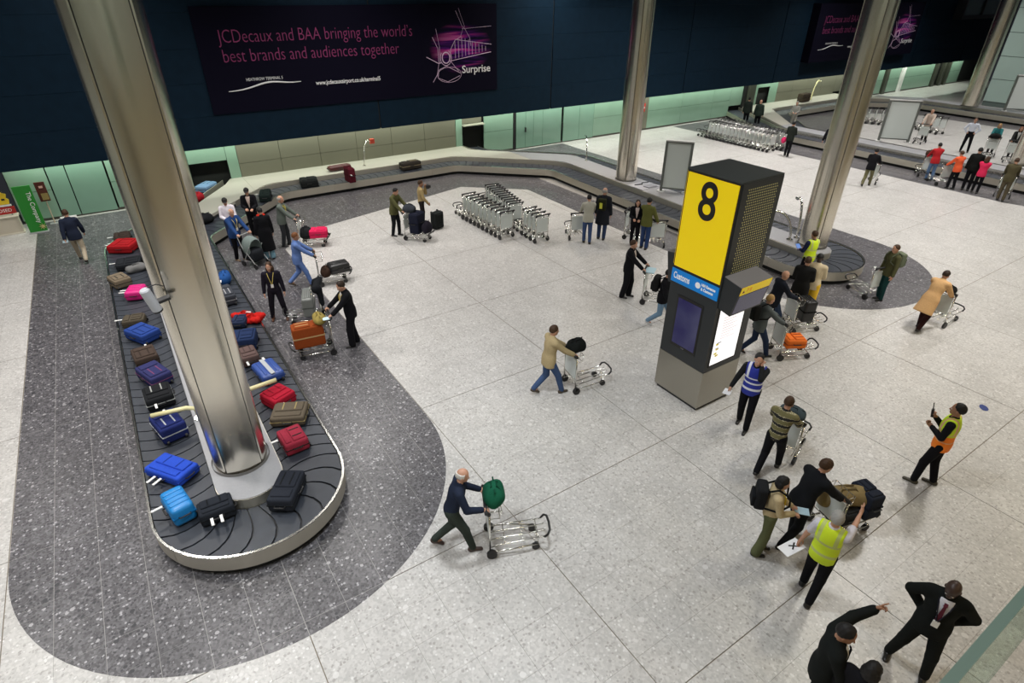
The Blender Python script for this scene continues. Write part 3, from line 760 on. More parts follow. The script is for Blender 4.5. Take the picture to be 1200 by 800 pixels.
    def tp(P):
        Q = (P-pel)@RM; d = torso(P, fit)
        d = smin(d, cone(Q, V(0, 0, .46), V(.004, 0, .56), .075+fit*.5, .062+fit*.4), .03)
        if hem < -.1:
            d = smin(d, cone(Q, V(-.01, .0, .05), V(.0, 0, hem), .125+fit, .135+fit+(.035 if hem < -.3 else 0), (.92, 1.28, 1)), .05)
            if hem < -.2:
                d = smin(d, cone(P, hip[0], (hip[0]+knee[0])*.5, .11, .10), .06); d = smin(d, cone(P, hip[1], (hip[1]+knee[1])*.5, .11, .10), .06)
        for i in range(2): d = smin(d, arm(P, i, fit*.75+.004, slv), .03)
        return np.maximum(np.maximum(d, hem-Q[..., 2]), -np.maximum(ell(Q, V(.03, 0, .62), (.062, .052, .10)), -.02-0*d))
    tpn = {'shirt': 'shirt', 'jumper': 'jumper', 'jacket': 'jacket', 'coat': 'coat', 'tee': 'shirt', 'robe': 'robe', 'puffer': 'puffer_jacket'}[kind]
    up_ = np.array([*sh, *elb, *wr, pel, T(0, 0, .58), T(0, 0, hem)])
    garment(tpn, tp, up_.min(0)-V(.20, .13, .02), up_.max(0)+V(.20, .13, .03), topmat or fab(tc))
    info = dict(root=root, T=T, pel=pel, RM=RM, wr=wr, elb=elb, nk=nk, HR=HR, s=s, rz=rz, sh=sh)
    # shirt front showing between jacket lapels
    if under:
        def sf(P):
            Q = (P-pel)@RM
            d = torso(P, fit+.006); w_ = .012+np.clip(Q[..., 2]-.12, 0, .5)*.17
            return np.maximum(np.maximum(d, .05-Q[..., 0]), np.maximum(np.abs(Q[..., 1])-w_, np.maximum(.10-Q[..., 2], Q[..., 2]-.53)))
        garment('shirt_front', sf, T(-.1, -.2, .05), T(.3, .2, .62), fab(under), min(res, .018))
        if extra and 'tie' in extra:
            mb = MB()
            for z0, z1, w0, w1 in ((.50, .47, .018, .022), (.47, .16, .014, .030), (.16, .12, .030, .004)):
                def fx(z): return .135+fit+.016-.11*max(0, (z-.42)/.15)**2*1.2-.02*max(0, (.2-z)/.1)
                mb.add([T(fx(z0), -w0, z0), T(fx(z0), w0, z0), T(fx(z1), w1, z1), T(fx(z1), -w1, z1), T(fx(z0)-.012, -w0, z0), T(fx(z0)-.012, w0, z0), T(fx(z1)-.012, w1, z1), T(fx(z1)-.012, -w1, z1)], [(0, 1, 2, 3), (4, 7, 6, 5), (0, 3, 7, 4), (1, 5, 6, 2), (0, 4, 5, 1), (3, 2, 6, 7)])
            mb.build('tie', fab(extra['tie']), root)
    if extra:
        if 'vest' in extra:
            vm = extra['vest']
            def vf(P):
                Q = (P-pel)@RM; d = torso(P, fit+.017)
                d = smin(d, cone(Q, V(0, 0, .05), V(.0, 0, -.14), .13+fit, .14+fit, (.92, 1.25, 1)), .05)
                d = np.maximum(d, np.maximum(-.12-Q[..., 2], np.abs(Q[..., 1])-.175))
                d = np.maximum(d, -ell(Q, V(.02, 0, .58), (.085, .075, .10)))
                return d
            garment('safety_vest', vf, T(-.24, -.22, -.16), T(.24, .22, .60), vm, min(res, .016))
        if 'lanyard' in extra:
            mb = MB(); R_ = .135+fit+.012
            for sg in (-1, 1): mb.tube([T(-.03, sg*.075, .555), T(.07, sg*.085, .52), T(R_-.02, sg*.06, .43), T(R_+.006, sg*.008, .22)], .008, 6)
            mb.build('lanyard', fab(extra['lanyard']), root)
            c = T(R_+.006, 0, .17); MB().box(-.006, .006, -.035, .035, -.05, .05, Matrix(RM.tolist()), c).build('pass_card', WHITE, root)
        if 'scarf' in extra:
            garment('scarf', lambda P: cone(P, T(.02, -.07, .545), T(.02, .07, .545), .075, .075), T(-.12, -.17, .44), T(.14, .17, .66), fab(extra['scarf']), .02)
        if 'boots' in extra:
            for i in range(2):
                garment('boot', lambda P, i=i: cone(P, knee[i]+(ank[i]-knee[i])*.30, ank[i]+V(0, 0, -.03), .068, .054), np.minimum(knee[i], ank[i])-V(.09, .09, .06), np.maximum(knee[i], ank[i])+V(.09, .09, .02), mat('boot_leather', extra['boots'], .45), .018)
        if 'cuffs' in extra:
            for i in range(2):
                u = (wr[i]-elb[i])/np.linalg.norm(wr[i]-elb[i]); MB().cyl(wr[i]-u*.03, wr[i]+u*.012, .041, 14).build('cuff', fab(extra['cuffs']), root)
    PEOPLE.append(info)
    return info
def world_pt(info, p):
    r = info['root']; v = Vector((p[0], p[1], p[2]))*info['s']; c, s = math.cos(info['rz']), math.sin(info['rz'])
    return Vector((r.location.x+v.x*c-v.y*s, r.location.y+v.x*s+v.y*c, r.location.z+v.z))
def backpack(info, label, color, group=None):
    R_ = info['RM']; T = info['T']
    o = empty('backpack', (0, 0, 0), 0); tag(o, label, 'bag', group)
    p = world_pt(info, T(-.235, 0, .13)); o.location = p; o.rotation_euler = (0, 0, info['rz'])
    link('bag_body', rbox(.17, .30, .42, .06, 3), o, fab(color))
    link('front_pocket', rbox(.06, .24, .22, .025), o, fab([c*.75 for c in color]), loc=(-.10, 0, .04))
    s = info['s']; sx = .235
    for sg in (-1, 1):
        q = [V(.08, sg*.10, .38), V(.21, sg*.115, .46), V(.38, sg*.125, .36), V(.40, sg*.13, .20), V(.26, sg*.185, .08), V(.08, sg*.12, .05)]
        MB().tube(q, .016, 6).build('shoulder_strap', fab([c*.6 for c in color]), o)
    return o
def paper(info, side, label, size=(.15, .21), color=(.75, .78, .80), mark=None, tilt=0.0, name='document', cat='document'):
    """sheet held in a hand"""
    fd = info['wr'][side]-info['elb'][side]; fd = fd/np.linalg.norm(fd)
    p = world_pt(info, info['wr'][side]+fd*.10); o = empty(name, p, info['rz']); tag(o, label, cat)
    o.rotation_euler = (0, tilt, info['rz'])
    MB().box(-size[1]*.2, size[1]*.8, -size[0]/2, size[0]/2, -.004, .004).build('sheet', mat('paper_%02x%02x%02x' % tuple(int(c*255) for c in color), color, .6), o)
    if mark: mark(o)
    return o
# ------------------------------------------------------------------ luggage trolleys
def build_trolley():
    t = empty('luggage_trolley')
    f = MB()
    for s in (-1, 1):
        f.tube([(0, s*.27, .10), (0, s*.27, 1.00)], .016, 8)
        f.tube([(-.02, s*.27, .13), (.35, s*.26, .13), (.80, s*.20, .12)], .014, 8)
    f.tube([(0, -.27, .36), (0, .27, .36)], .010, 6).tube([(0, -.27, .93), (0, .27, .93)], .010, 6).tube([(.80, -.20, .12), (.80, .20, .12)], .012, 6)
    f.build('frame', CHROME, t, smooth=True)
    d = MB()
    for y in (-.19, -.065, .065, .19): d.tube([(.02, y*1.15, .17), (.12, y*1.1, .20), (.90, y, .27), (.93, y, .30)], .011, 6)
    for x in (.25, .55, .80): d.tube([(x, -.21, .20+.07*x), (x, .21, .20+.07*x)], .008, 6)
    d.build('deck_bars', CHROME, t, smooth=True)
    b = MB().tube([(.90, -.20, .27), (.95, -.21, .33), (.99, -.15, .37), (1.0, 0, .38), (.99, .15, .37), (.95, .21, .33), (.90, .20, .27)], .020, 8); b.build('bumper', BLACK, t, smooth=True)
    pn = MB().box(-.012, .010, -.235, .235, .40, .90).build('panel', PANELW, t)
    h = MB().tube([(-.05, -.31, 1.03), (-.05, .31, 1.03)], .027, 8)
    for s in (-1, 1): h.tube([(-.05, s*.27, 1.03), (.0, s*.27, .97)], .034, 8)
    h.build('handle', BLACK, t, smooth=True)
    k = MB()
    for z, g in ((.96, .0), (.80, .03)): k.tube([(.02, -.20, z), (.20-g, -.20, z), (.20-g, .20, z), (.02, .20, z)], .007, 6)
    for y in (-.2, -.07, .07, .2): k.tube([(.02, y, .80), (.17, y, .80), (.20, y, .96)], .005, 5)
    k.build('basket', CHROME, t, smooth=True)
    for x, y, r in ((.03, -.285, .085), (.03, .285, .085), (.76, -.19, .066), (.76, .19, .066)):
        MB().cyl((x, y-.026, r), (x, y+.026, r), r, 14).build('wheel', BLACK, t)
        MB().box(x-.02, x+.02, y-.026, y+.026, r+.01, r*2+.012).build('wheel_fork', BLACK, t)
    return t
TROLLEY0 = build_trolley(); TKIDS = list(TROLLEY0.children); _first = [True]
def trolley(loc, rz, label, group=None):
    if _first[0]: t = TROLLEY0; _first[0] = False
    else:
        t = TROLLEY0.copy(); COL.objects.link(t)
        for c in TKIDS:
            d = c.copy(); d.parent = t; COL.objects.link(d)
    loc = Vector(loc); t.location = (loc.x, loc.y, .004 if in_dark((loc.x, loc.y)) else 0); t.rotation_euler = (0, 0, rz)
    for k in ('group',):
        if k in t: del t[k]
    return tag(t, label, 'trolley', group)
def trolley_for(info, label, dx=.50, dy=0.0):
    return trolley(world_pt(info, (dx, dy, 0)), info['rz'], label)
def local_pt(o, x, y, z):
    a = o.rotation_euler.z; c, s = math.cos(a), math.sin(a); return Vector((o.location.x+x*c-y*s, o.location.y+x*s+y*c, o.location.z+z))

# ------------------------------------------------------------------ suitcases and bags
def case(label, loc, rz, L, W, H, col, style='soft', tags=1, accent=None, handle=True, group=None, name='suitcase', wheels=True, rx=0.0, tagcol=(.75, .75, .73), up=False):
    """L along local x (handle at -x end), lying flat; up=True stands it on its wheel end"""
    o = empty(name, loc, rz); tag(o, label, 'suitcase' if name == 'suitcase' else 'bag', group)
    if up: o.rotation_euler = (0, -PI/2, rz); o.location = Vector(loc)+Vector((0, 0, L/2+.02))
    elif rx: o.rotation_euler = (rx, 0, rz)
    m = fab(col) if style in ('soft', 'duffel') else mat('shell_%02x%02x%02x' % tuple(int(255*c) for c in col), col, .35)
    acc = fab(accent) if accent else fab([c*.55 for c in col]); zb = .02
    if style == 'duffel':
        def fn(P): return smin(cone(P, V(-L/2+W*.45, 0, H*.48), V(L/2-W*.45, 0, H*.48), W*.5, W*.5, (1, 1, H/W)), ell(P, V(0, 0, H*.55), (L*.4, W*.42, H*.5)), .05)+.016*np.sin(P[..., 0]*17+L*40)*np.sin(P[..., 1]*19+W*30)*np.cos(P[..., 2]*13+H*50)
        v, f = mesh_sdf(fn, (-L/2-.05, -W/2-.05, -.05), (L/2+.05, W/2+.05, H+.08), .02); v[:, 2] = np.maximum(v[:, 2], 0)
        link('body', npmesh('body', [(v, f, m)]), o)
        for s in (-1, 1): MB().tube([(-L*.2, s*W*.35, H*.75), (-L*.12, s*W*.12, H*1.06), (L*.12, s*W*.12, H*1.06), (L*.2, s*W*.35, H*.75)], .014, 6).build('handle', acc, o)
        MB().box(-L*.4, L*.4, -.012, .012, H*.985, H*1.02).build('zip', acc, o)
    else:
        link('body', rbox(L, W, H, .05 if style == 'soft' else .075, 3), o, m, loc=(0, 0, zb))
        MB().box(-L/2-.006, L/2+.006, -W/2-.006, W/2+.006, zb+H*.48, zb+H*.54).build('zip', acc, o)
        if style == 'soft':
            link('front_pocket', rbox(L*.50, W*.80, .05, .02), o, m, loc=(L*.16, 0, zb+H-.02))
            link('front_pocket', rbox(L*.24, W*.78, .04, .018), o, m, loc=(-L*.28, 0, zb+H-.015))
            for y in (-W*.18, W*.18): MB().box(-L*.05, L*.36, y-.012, y+.012, zb+H+.028, zb+H+.036).build('zip', acc, o)
        else:
            for y in (-W*.27, -W*.09, W*.09, W*.27): link('rib', rbox(L*.82, .045, .03, .012), o, m, loc=(0, y, zb+H-.015))
        if style == 'stripe':
            MB().box(-L*.48, L*.48, -.045, .045, zb+H+.008, zb+H+.02).build('stripe', fab((.42, .44, .46)), o)
        if wheels:
            for y in (-W*.36, W*.36): MB().cyl((L/2-.01, y-.02, .05), (L/2-.01, y+.02, .05), .045, 10).build('wheel', BLACK, o)
        if handle:
            MB().tube([(-L/2+.01, -.09, zb+H*.5), (-L/2-.045, -.08, zb+H*.5), (-L/2-.045, .08, zb+H*.5), (-L/2+.01, .09, zb+H*.5)], .013, 6).build('handle', BLACK, o)
            MB().tube([(-.09, -W/2+.01, zb+H*.55), (-.08, -W/2-.035, zb+H*.55), (.08, -W/2-.035, zb+H*.55), (.09, -W/2+.01, zb+H*.55)], .012, 6).build('handle', BLACK, o)
    for k in range(tags):
        y = .10-.14*k
        MB().box(-L/2-.20, -L/2-.03, y-.022, y+.022, zb+H*.62, zb+H*.62+.012).build('airline_tag', mat('tag_white', tagcol, .5), o)
    return o
def quad(label, A, B, C, D, H, col, style='soft', z=None, **k):
    """suitcase lying on the belt, from the four corners of its upper face"""
    z = HB if z is None else z
    a, b, c, d = [at(*p, z+H+.02) for p in (A, B, C, D)]
    u = (c+d)/2-(a+b)/2; v = (b+c)/2-(a+d)/2; cen = (a+b+c+d)/4; L, W = u.length, v.length
    rz = math.atan2(u.y, u.x)
    return case(label, (cen.x, cen.y, z+.008), rz, L, W, H, col, style, **k)
N1 = (.020, .030, .085)
quad('dark brown suitcase lying behind the red bag, farthest on the left belt', (132, 280), (133, 273), (152, 270), (152, 277), .22, (.045, .032, .026))
quad('bright red soft suitcase lying on the left belt near its far end', (129, 288), (132, 280), (156, 279), (159, 288), .26, (.34, .012, .016), tags=2)
quad('black flat suitcase on the left belt just nearer than the red one', (134, 312), (137, 303), (163, 299), (166, 307), .20, (.016, .018, .022))
case('long grey rolled bag lying behind the tan bag on left belt', at(162, 318, HB), math.radians(12), .62, .26, .24, (.16, .16, .16), 'duffel', tags=0, name='holdall')
quad('tan and black bag on the left belt beside a grey roll', (127, 325), (140, 317), (151, 324), (136, 331), .26, (.17, .135, .095), accent=(.02, .02, .02))
quad('hot pink hard suitcase on the left belt', (147, 343), (148, 334), (167, 332), (169, 341), .27, (.62, .015, .20), style='shell', tags=2)
quad('small olive brown suitcase on the left belt above a blue one', (140, 378), (146, 370), (168, 366), (170, 374), .20, (.075, .062, .045))
quad('royal blue suitcase lying across the left belt below the olive one', (145, 387), (164, 376), (187, 384), (166, 395), .26, (.022, .055, .24), tags=0)
quad('dark brown suitcase with white tag, middle of the left belt', (152, 411), (178, 401), (185, 415), (158, 423), .24, (.060, .042, .034))
quad('large purple navy suitcase on the left belt behind a black one', (157, 431), (181, 421), (201, 434), (176, 446), .28, (.030, .032, .105), accent=(.15, .05, .12), tags=0)
quad('black suitcase with pale piping on the left belt', (203, 460), (170, 473), (166, 456), (196, 445), .27, (.013, .014, .016), accent=(.30, .31, .30), tags=1)
quad('navy suitcase with two pale strips under the yellow rail', (175, 487), (200, 478), (220, 492), (185, 508), .34, (.016, .024, .115), accent=(.4, .42, .45), tags=1)
quad('vivid blue soft suitcase at the bottom of the left belt', (205, 565), (170, 546), (195, 528), (231, 543), .20, (.025, .075, .50), tags=2)
quad('turquoise blue hard suitcase in front of the vivid blue one', (201, 600), (184, 580), (209, 566), (229, 588), .36, (.012, .20, .52), style='shell')
quad('black suitcase with white tag at the near turn of the belt', (276, 594), (231, 603), (230, 588), (268, 577), .26, (.018, .021, .028), tags=2)
quad('big charcoal suitcase lying alone on the near right turn', (343, 587), (309, 586), (331, 549), (355, 551), .28, (.022, .025, .034), tags=0)
quad('blue shell suitcase with a grey centre stripe on right belt', (295, 426), (316, 418), (334, 432), (307, 445), .22, (.035, .080, .30), style='stripe')
quad('crimson suitcase beside the right yellow rail', (347, 458), (321, 471), (304, 462), (326, 447), .27, (.36, .012, .030))
quad('olive brown suitcase between the crimson and the maroon ones', (355, 492), (316, 488), (324, 470), (360, 471), .22, (.105, .085, .062), tags=0, accent=(.28, .22, .10))
quad('maroon soft suitcase with black end and yellow label', (333, 524), (324, 505), (349, 495), (362, 513), .26, (.27, .025, .045), tagcol=(.75, .55, .03), accent=(.02, .02, .02))
quad('brown suitcase with two dark stripes on right belt by the column', (304, 415), (283, 421), (278, 409), (296, 403), .26, (.115, .075, .070))
quad('navy suitcase with a white tag on the right belt', (272, 400), (269, 387), (297, 384), (301, 396), .32, (.016, .030, .085))
quad('dark slate suitcase half hidden by the steel column, right belt', (256, 336), (266, 331), (274, 344), (264, 350), .28, (.045, .050, .062), accent=(.3, .3, .32), tags=0)
case('blue soft bag beside the steel column on the right belt', at(265, 331, HB), math.radians(80), .60, .34, .34, (.018, .075, .25), 'duffel', tags=1, name='holdall')
quad('small navy suitcase under the scarlet bag', (271, 378), (272, 369), (288, 368), (289, 377), .18, (.022, .032, .07), tags=0)
sb_ = empty('fabric_bag', at(292, 375, HB+.02), math.radians(-38)); tag(sb_, 'scarlet fabric bag slumped on the right belt', 'bag')
rnd_ = random.Random(4); LUMPS = [(rnd_.uniform(-.34, .34), rnd_.uniform(-.18, .18), rnd_.uniform(.04, .14), rnd_.uniform(.09, .16)) for _ in range(16)]
def fn(P):
    d = ell(P, V(0, 0, .05), (.38, .24, .09))
    for x, y, z, r in LUMPS: d = smin(d, ell(P, V(x, y, z), (r, r*.75, r*.6)), .025)
    return d+.012*np.sin(P[..., 0]*40+P[..., 1]*23)*np.sin(P[..., 1]*37)
v, f = mesh_sdf(fn, (-.5, -.4, -.05), (.5, .4, .3), .017); v[:, 2] = np.maximum(v[:, 2], 0)
link('cloth', npmesh('cloth', [(v, f, fab((.48, .014, .011)))]), sb_)
for q_ in ([(-.2, .05, .2), (-.1, .0, .27), (.05, .06, .21)], [(.05, -.12, .19), (.17, -.06, .25), (.26, -.1, .15)]): MB().tube(q_, .022, 6).build('strap', fab((.45, .012, .01)), sb_)
MB().box(-.03, .10, -.02, .02, .235, .25).build('airline_tag', mat('tag_white', (.75, .75, .73), .5), sb_)
case('black holdall with two white tags at the belt corner by the column', at(240, 262, HB), math.radians(25), .70, .42, .36, (.014, .015, .017), 'duffel', tags=2, name='holdall')
quad('black bag on the belt behind the man in black cap', (303, 229), (304, 222), (316, 221), (317, 228), .30, (.012, .020, .018))
quad('black suitcase lying on the far belt by itself', (351, 213), (351, 208), (371, 206), (372, 211), .30, (.014, .016, .016), tags=0)
case('maroon suitcase standing upright on the far belt', at(411, 213, HB+.02), math.radians(93), .62, .30, .62, (.085, .010, .018), 'soft', tags=1)
MB_ = case('long flat maroon case lying on the pale stone ledge', at(398, 199, .62), math.radians(3), 1.05, .34, .20, (.085, .022, .022), 'shell', tags=0)
case('dark case with a tan top on the far belt, rightmost there', at(481, 198, HB+.01), math.radians(4), 1.0, .42, .34, (.035, .030, .025), 'soft', accent=(.30, .25, .15), tags=0)
case('red holdall coming out on the feed belt behind the column', at(233, 236, HB+.03), math.radians(55), .55, .4, .36, (.33, .012, .02), 'duffel', tags=0, name='holdall')
case('pale blue and black suitcase on the feed belt at the wall opening', at(243, 223, HB+.03), math.radians(48), .85, .5, .26, (.16, .27, .42), 'soft', tags=0, accent=(.02, .02, .02))
case('brown box case on the far right stone ledge', at(941, 119, .62), math.radians(4), 1.1, .45, .55, (.055, .042, .03), 'soft', tags=0)

# ------------------------------------------------------------------ information tower of reclaim 8
YEL = mat('sign_yellow', (.92, .66, .0), .4, emit=(1.0, .68, .0), es=.42)
BLUE = mat('sign_blue', (.0, .20, .62), .4, emit=(.0, .25, .75), es=.25)
INK = mat('sign_ink', (.010, .009, .008), .5); INKW = mat('sign_white', (.85, .85, .85), .5, emit=(1, 1, 1), es=.2)
ki = empty('information_tower', (9.54, 6.84, 0)); tag(ki, 'tall black and yellow information tower with a big number 8', 'sign')
KX0, KX1, KY0, KY1 = -.59, .59, -.62, .62
STEEL_K = steel('tower_steel', (.40, .38, .33), .36)
MB().box(KX0+.05, KX1-.05, KY0+.05, KY1-.05, .0, .09).build('plinth', KDARK, ki)
for nm, b in (('base_panel', (KX0, KX0+.02, KY0, KY1)), ('base_panel', (KX1-.02, KX1, KY0, KY1)), ('base_panel', (KX0+.02, KX1-.02, KY0, KY0+.02)), ('base_panel', (KX0+.02, KX1-.02, KY1-.02, KY1))):
    MB().box(*b, .09, 1.0).build(nm, STEEL_K, ki)
MB().box(KX0+.004, KX1-.004, KY0+.004, KY1-.004, 1.005, 3.0).build('body', KDARK, ki)
MB().box(KX0+.05, KX1-.0, KY0+.0, KY1-.05, 3.0, 4.99).build('upper_body', KDARK, ki)
MB().box(KX0, KX1, KY0, KY1, 4.99, 5.02).build('top_cover', KTOP, ki)
MB().box(KX0, KX0+.05, KY0, KY1-.01, 3.0, 4.99).build('sign_frame', INK, ki)
MB().box(KX0-.012, KX0, KY0+.04, KY1-.04, 3.04, 4.95).build('number_sign', YEL, ki)
MB().box(KX0+.04, KX1-.04, KY1-.05, KY1+.03, 3.04, 4.95).build('number_sign', YEL, ki)
text('8', 1.02, INK, 'number', ki, LEFT((KX0-.013, .03, 4.47)), 'CENTER', .003, .86, .012, res=8)
MB().box(KX0-.012, KX0, KY0+.03, KY1-.01, 2.69, 2.98).build('blue_sign', BLUE, ki)
text('Customs', .20, INKW, 'lettering', ki, LEFT((KX0-.014, KY1-.07, 2.84)), 'LEFT', .002, 1, .004, fit=.42)
em = MB(); em.add([(KX0-.015, -.09+.065*math.cos(t*PI/10), 2.84+.065*math.sin(t*PI/10)) for t in range(20)], [tuple(range(20))])
em.build('emblem', INKW, ki)
for k, tx in enumerate(('HM Revenue', '& Customs')): text(tx, .085, INKW, 'lettering', ki, LEFT((KX0-.014, -.175, 2.885-.09*k)), 'LEFT', .002, 1, .003, fit=(.34, .30)[k])
SCR = bpy.data.materials.new('screen_violet'); SCR.use_nodes = True; MATS['screen_violet'] = SCR
nt = SCR.node_tree; b_ = nt.nodes['Principled BSDF']; b_.inputs['Base Color'].default_value = (.01, .01, .02, 1); b_.inputs['Roughness'].default_value = .2
tc = nt.nodes.new('ShaderNodeTexCoord'); nz = nt.nodes.new('ShaderNodeTexNoise'); nz.inputs['Scale'].default_value = 1.6; cr = nt.nodes.new('ShaderNodeValToRGB')
cr.color_ramp.elements[0].position = .32; cr.color_ramp.elements[0].color = (.030, .025, .16, 1); cr.color_ramp.elements[1].position = .7; cr.color_ramp.elements[1].color = (.10, .10, .24, 1)
nt.links.new(tc.outputs['Object'], nz.inputs[0]); nt.links.new(nz.outputs['Fac'], cr.inputs[0]); nt.links.new(cr.outputs[0], b_.inputs['Emission Color']); b_.inputs['Emission Strength'].default_value = .75
MB().box(KX0-.006, KX0+.01, -.32, .36, 1.27, 2.46).build('screen_bezel', INK, ki)
MB().box(KX0-.012, KX0-.006, -.28, .32, 1.34, 2.40).build('screen', SCR, ki)
text('map', .05, mat('logo_grey', (.2, .2, .2), .5), 'lettering', ki, LEFT((KX0-.008, .02, 1.30)), 'CENTER', .001)
# perforated panel: yellow shows through rows of round holes
MB().box(KX0+.02, KX1-.01, KY0-.012, KY0, 3.0, 4.985).build('perforated_panel', KDARK, ki)
ho = MB()
DOT = mat('perforation_yellow', (.66, .60, .25), .5, emit=(.85, .76, .32), es=.30)
nx_, nz_ = 15, 37
for i in range(nx_):
    for j in range(nz_):
        x = KX0+.20+i*.057+(.0285 if j % 2 else 0); z = 3.06+j*.050; r = .0125
        ho.add([(x+r*math.cos(t*PI/3), KY0-.0135, z+r*math.sin(t*PI/3)) for t in range(6)], [tuple(range(6))])
tag(ho.build('perforations', DOT, ki), kind='stuff')
LIT = bpy.data.materials.new('lit_notice'); LIT.use_nodes = True; MATS['lit_notice'] = LIT
nt = LIT.node_tree; b_ = nt.nodes['Principled BSDF']; b_.inputs['Base Color'].default_value = (.8, .8, .8, 1); b_.inputs['Emission Color'].default_value = (1, .98, .97, 1); b_.inputs['Emission Strength'].default_value = 2.3
MB().box(-.48, .36, KY0-.006, KY0+.01, 1.12, 2.5).build('notice_frame', INK, ki)
MB().box(-.45, .33, KY0-.010, KY0-.006, 1.16, 2.46).build('lit_notice', LIT, ki)
PINK = mat('notice_pink', (.75, .35, .45), .5, emit=(.9, .5, .6), es=.4); PY = mat('notice_yellow', (.8, .65, .1), .5, emit=(.9, .75, .2), es=.5); PG = mat('notice_grey', (.45, .45, .5), .5, emit=(.6, .6, .7), es=.3)
nb = MB()
for k in range(9): nb.box(-.30, .22-(k*37 % 5)*.05, KY0-.012, KY0-.010, 2.24-.06*k, 2.25-.06*k)
nb.build('notice_lines', PINK, ki)
nb = MB()
for x, z in ((-.38, 1.62), (-.36, 1.50), (-.39, 1.40), (-.34, 1.34)): nb.box(x, x+.09, KY0-.012, KY0-.010, z, z+.05)
nb.build('notice_marks', PY, ki)
nb = MB().box(-.36, -.22, KY0-.0125, KY0-.010, 1.665, 1.69).box(-.38, -.26, KY0-.0125, KY0-.010, 1.545, 1.56).build('notice_lines', PG, ki)
MTOP = mat('monitor_top', (.15, .14, .14), .5)
def monitor(parent, sy, x0, x1, dp, rz):
    """screen box hung on the tower, its face tilted down; sy=-1 front, +1 back"""
    o = empty('monitor', (0, sy*.62, 3.235), 0); o.parent = parent; o.rotation_euler = (-sy*math.radians(11), 0, rz)
    MB().box(x0, x1, min(sy*.0, sy*dp), max(sy*.0, sy*dp), -.67, -.012).build('monitor_case', KDARK, o)
    MB().box(x0, x1, min(sy*.0, sy*dp), max(sy*.0, sy*dp), -.012, .0).build('monitor_top', MTOP, o)
    y = sy*dp; a, b = (y-.006, y) if sy < 0 else (y, y+.006)
    MB().box(x0+.02, x1-.02, a, b, -.19, -.01).build('monitor_header', YEL, o)
    MB().box(x0+.04, x1-.04, a, b, -.63, -.21).build('monitor_screen', mat('screen_slate', (.02, .02, .03), .25, emit=(.075, .07, .125), es=1.0), o)
    if sy < 0:
        MB().add([(x0+.06, y-.008, -.14), (x0+.14, y-.008, -.14), (x0+.10, y-.008, -.07)], [(0, 1, 2)]).build('arrow_mark', INK, o)
        text('7 8', .12, mat('header_amber', (.75, .33, .0), .5), 'lettering', o, FRONT((x0+.18, y-.008, -.10)), 'LEFT', .001)
monitor(ki, -1, -.565, .37, .43, 0); monitor(ki, 1, -.40, .52, .36, 0)

# ------------------------------------------------------------------ advertising banners on the fascia
AY = FY-.06
ADB = mat('banner_dark', (.004, .0035, .011), .7, spec=.06)
GLOW = bpy.data.materials.new('banner_print'); GLOW.use_nodes = True; MATS['banner_print'] = GLOW
nt = GLOW.node_tree; N = nt.nodes; L = nt.links; b_ = N['Principled BSDF']; b_.inputs['Roughness'].default_value = .7; b_.inputs['Specular IOR Level'].default_value = .06
tc = N.new('ShaderNodeTexCoord')
mp = N.new('ShaderNodeMapping'); mp.inputs['Rotation'].default_value = (0, math.radians(-14), 0); mp.inputs['Scale'].default_value = (.25, 1, 2.6)
nz = N.new('ShaderNodeTexNoise'); nz.inputs['Scale'].default_value = 1.5; nz.inputs['Detail'].default_value = 5; nz.inputs['Distortion'].default_value = .6
L.new(tc.outputs['Object'], mp.inputs[0]); L.new(mp.outputs[0], nz.inputs[0])
cr = N.new('ShaderNodeValToRGB'); e = cr.color_ramp.elements
e[0].position = .40; e[0].color = (.008, .004, .03, 1); e[1].position = .72; e[1].color = (.85, .25, .55, 1)
for p_, c_ in ((.50, (.10, .012, .20, 1)), (.58, (.50, .03, .28, 1))): q = e.new(p_); q.color = c_
L.new(nz.outputs['Fac'], cr.inputs[0])
# the print fades out to the dark ground around its centre
mp2 = N.new('ShaderNodeMapping'); mp2.inputs['Scale'].default_value = (.62, 0, .95); L.new(tc.outputs['Object'], mp2.inputs[0])
ln = N.new('ShaderNodeVectorMath'); ln.operation = 'LENGTH'; L.new(mp2.outputs[0], ln.inputs[0])
mr = N.new('ShaderNodeMapRange'); mr.inputs[1].default_value = .25; mr.inputs[2].default_value = 1.05; mr.inputs[3].default_value = 1; mr.inputs[4].default_value = 0; L.new(ln.outputs[1], mr.inputs[0])
mx = N.new('ShaderNodeMix'); mx.data_type = 'RGBA'; mx.inputs[6].default_value = (.004, .0035, .011, 1); L.new(mr.outputs[0], mx.inputs[0]); L.new(cr.outputs[0], mx.inputs[7]); L.new(mx.outputs[2], b_.inputs['Base Color'])
PTXT = mat('print_magenta', (.24, .024, .115), .6); WTXT = mat('print_white', (.80, .80, .80), .5); LTXT = mat('print_line', (.70, .50, .68), .5)
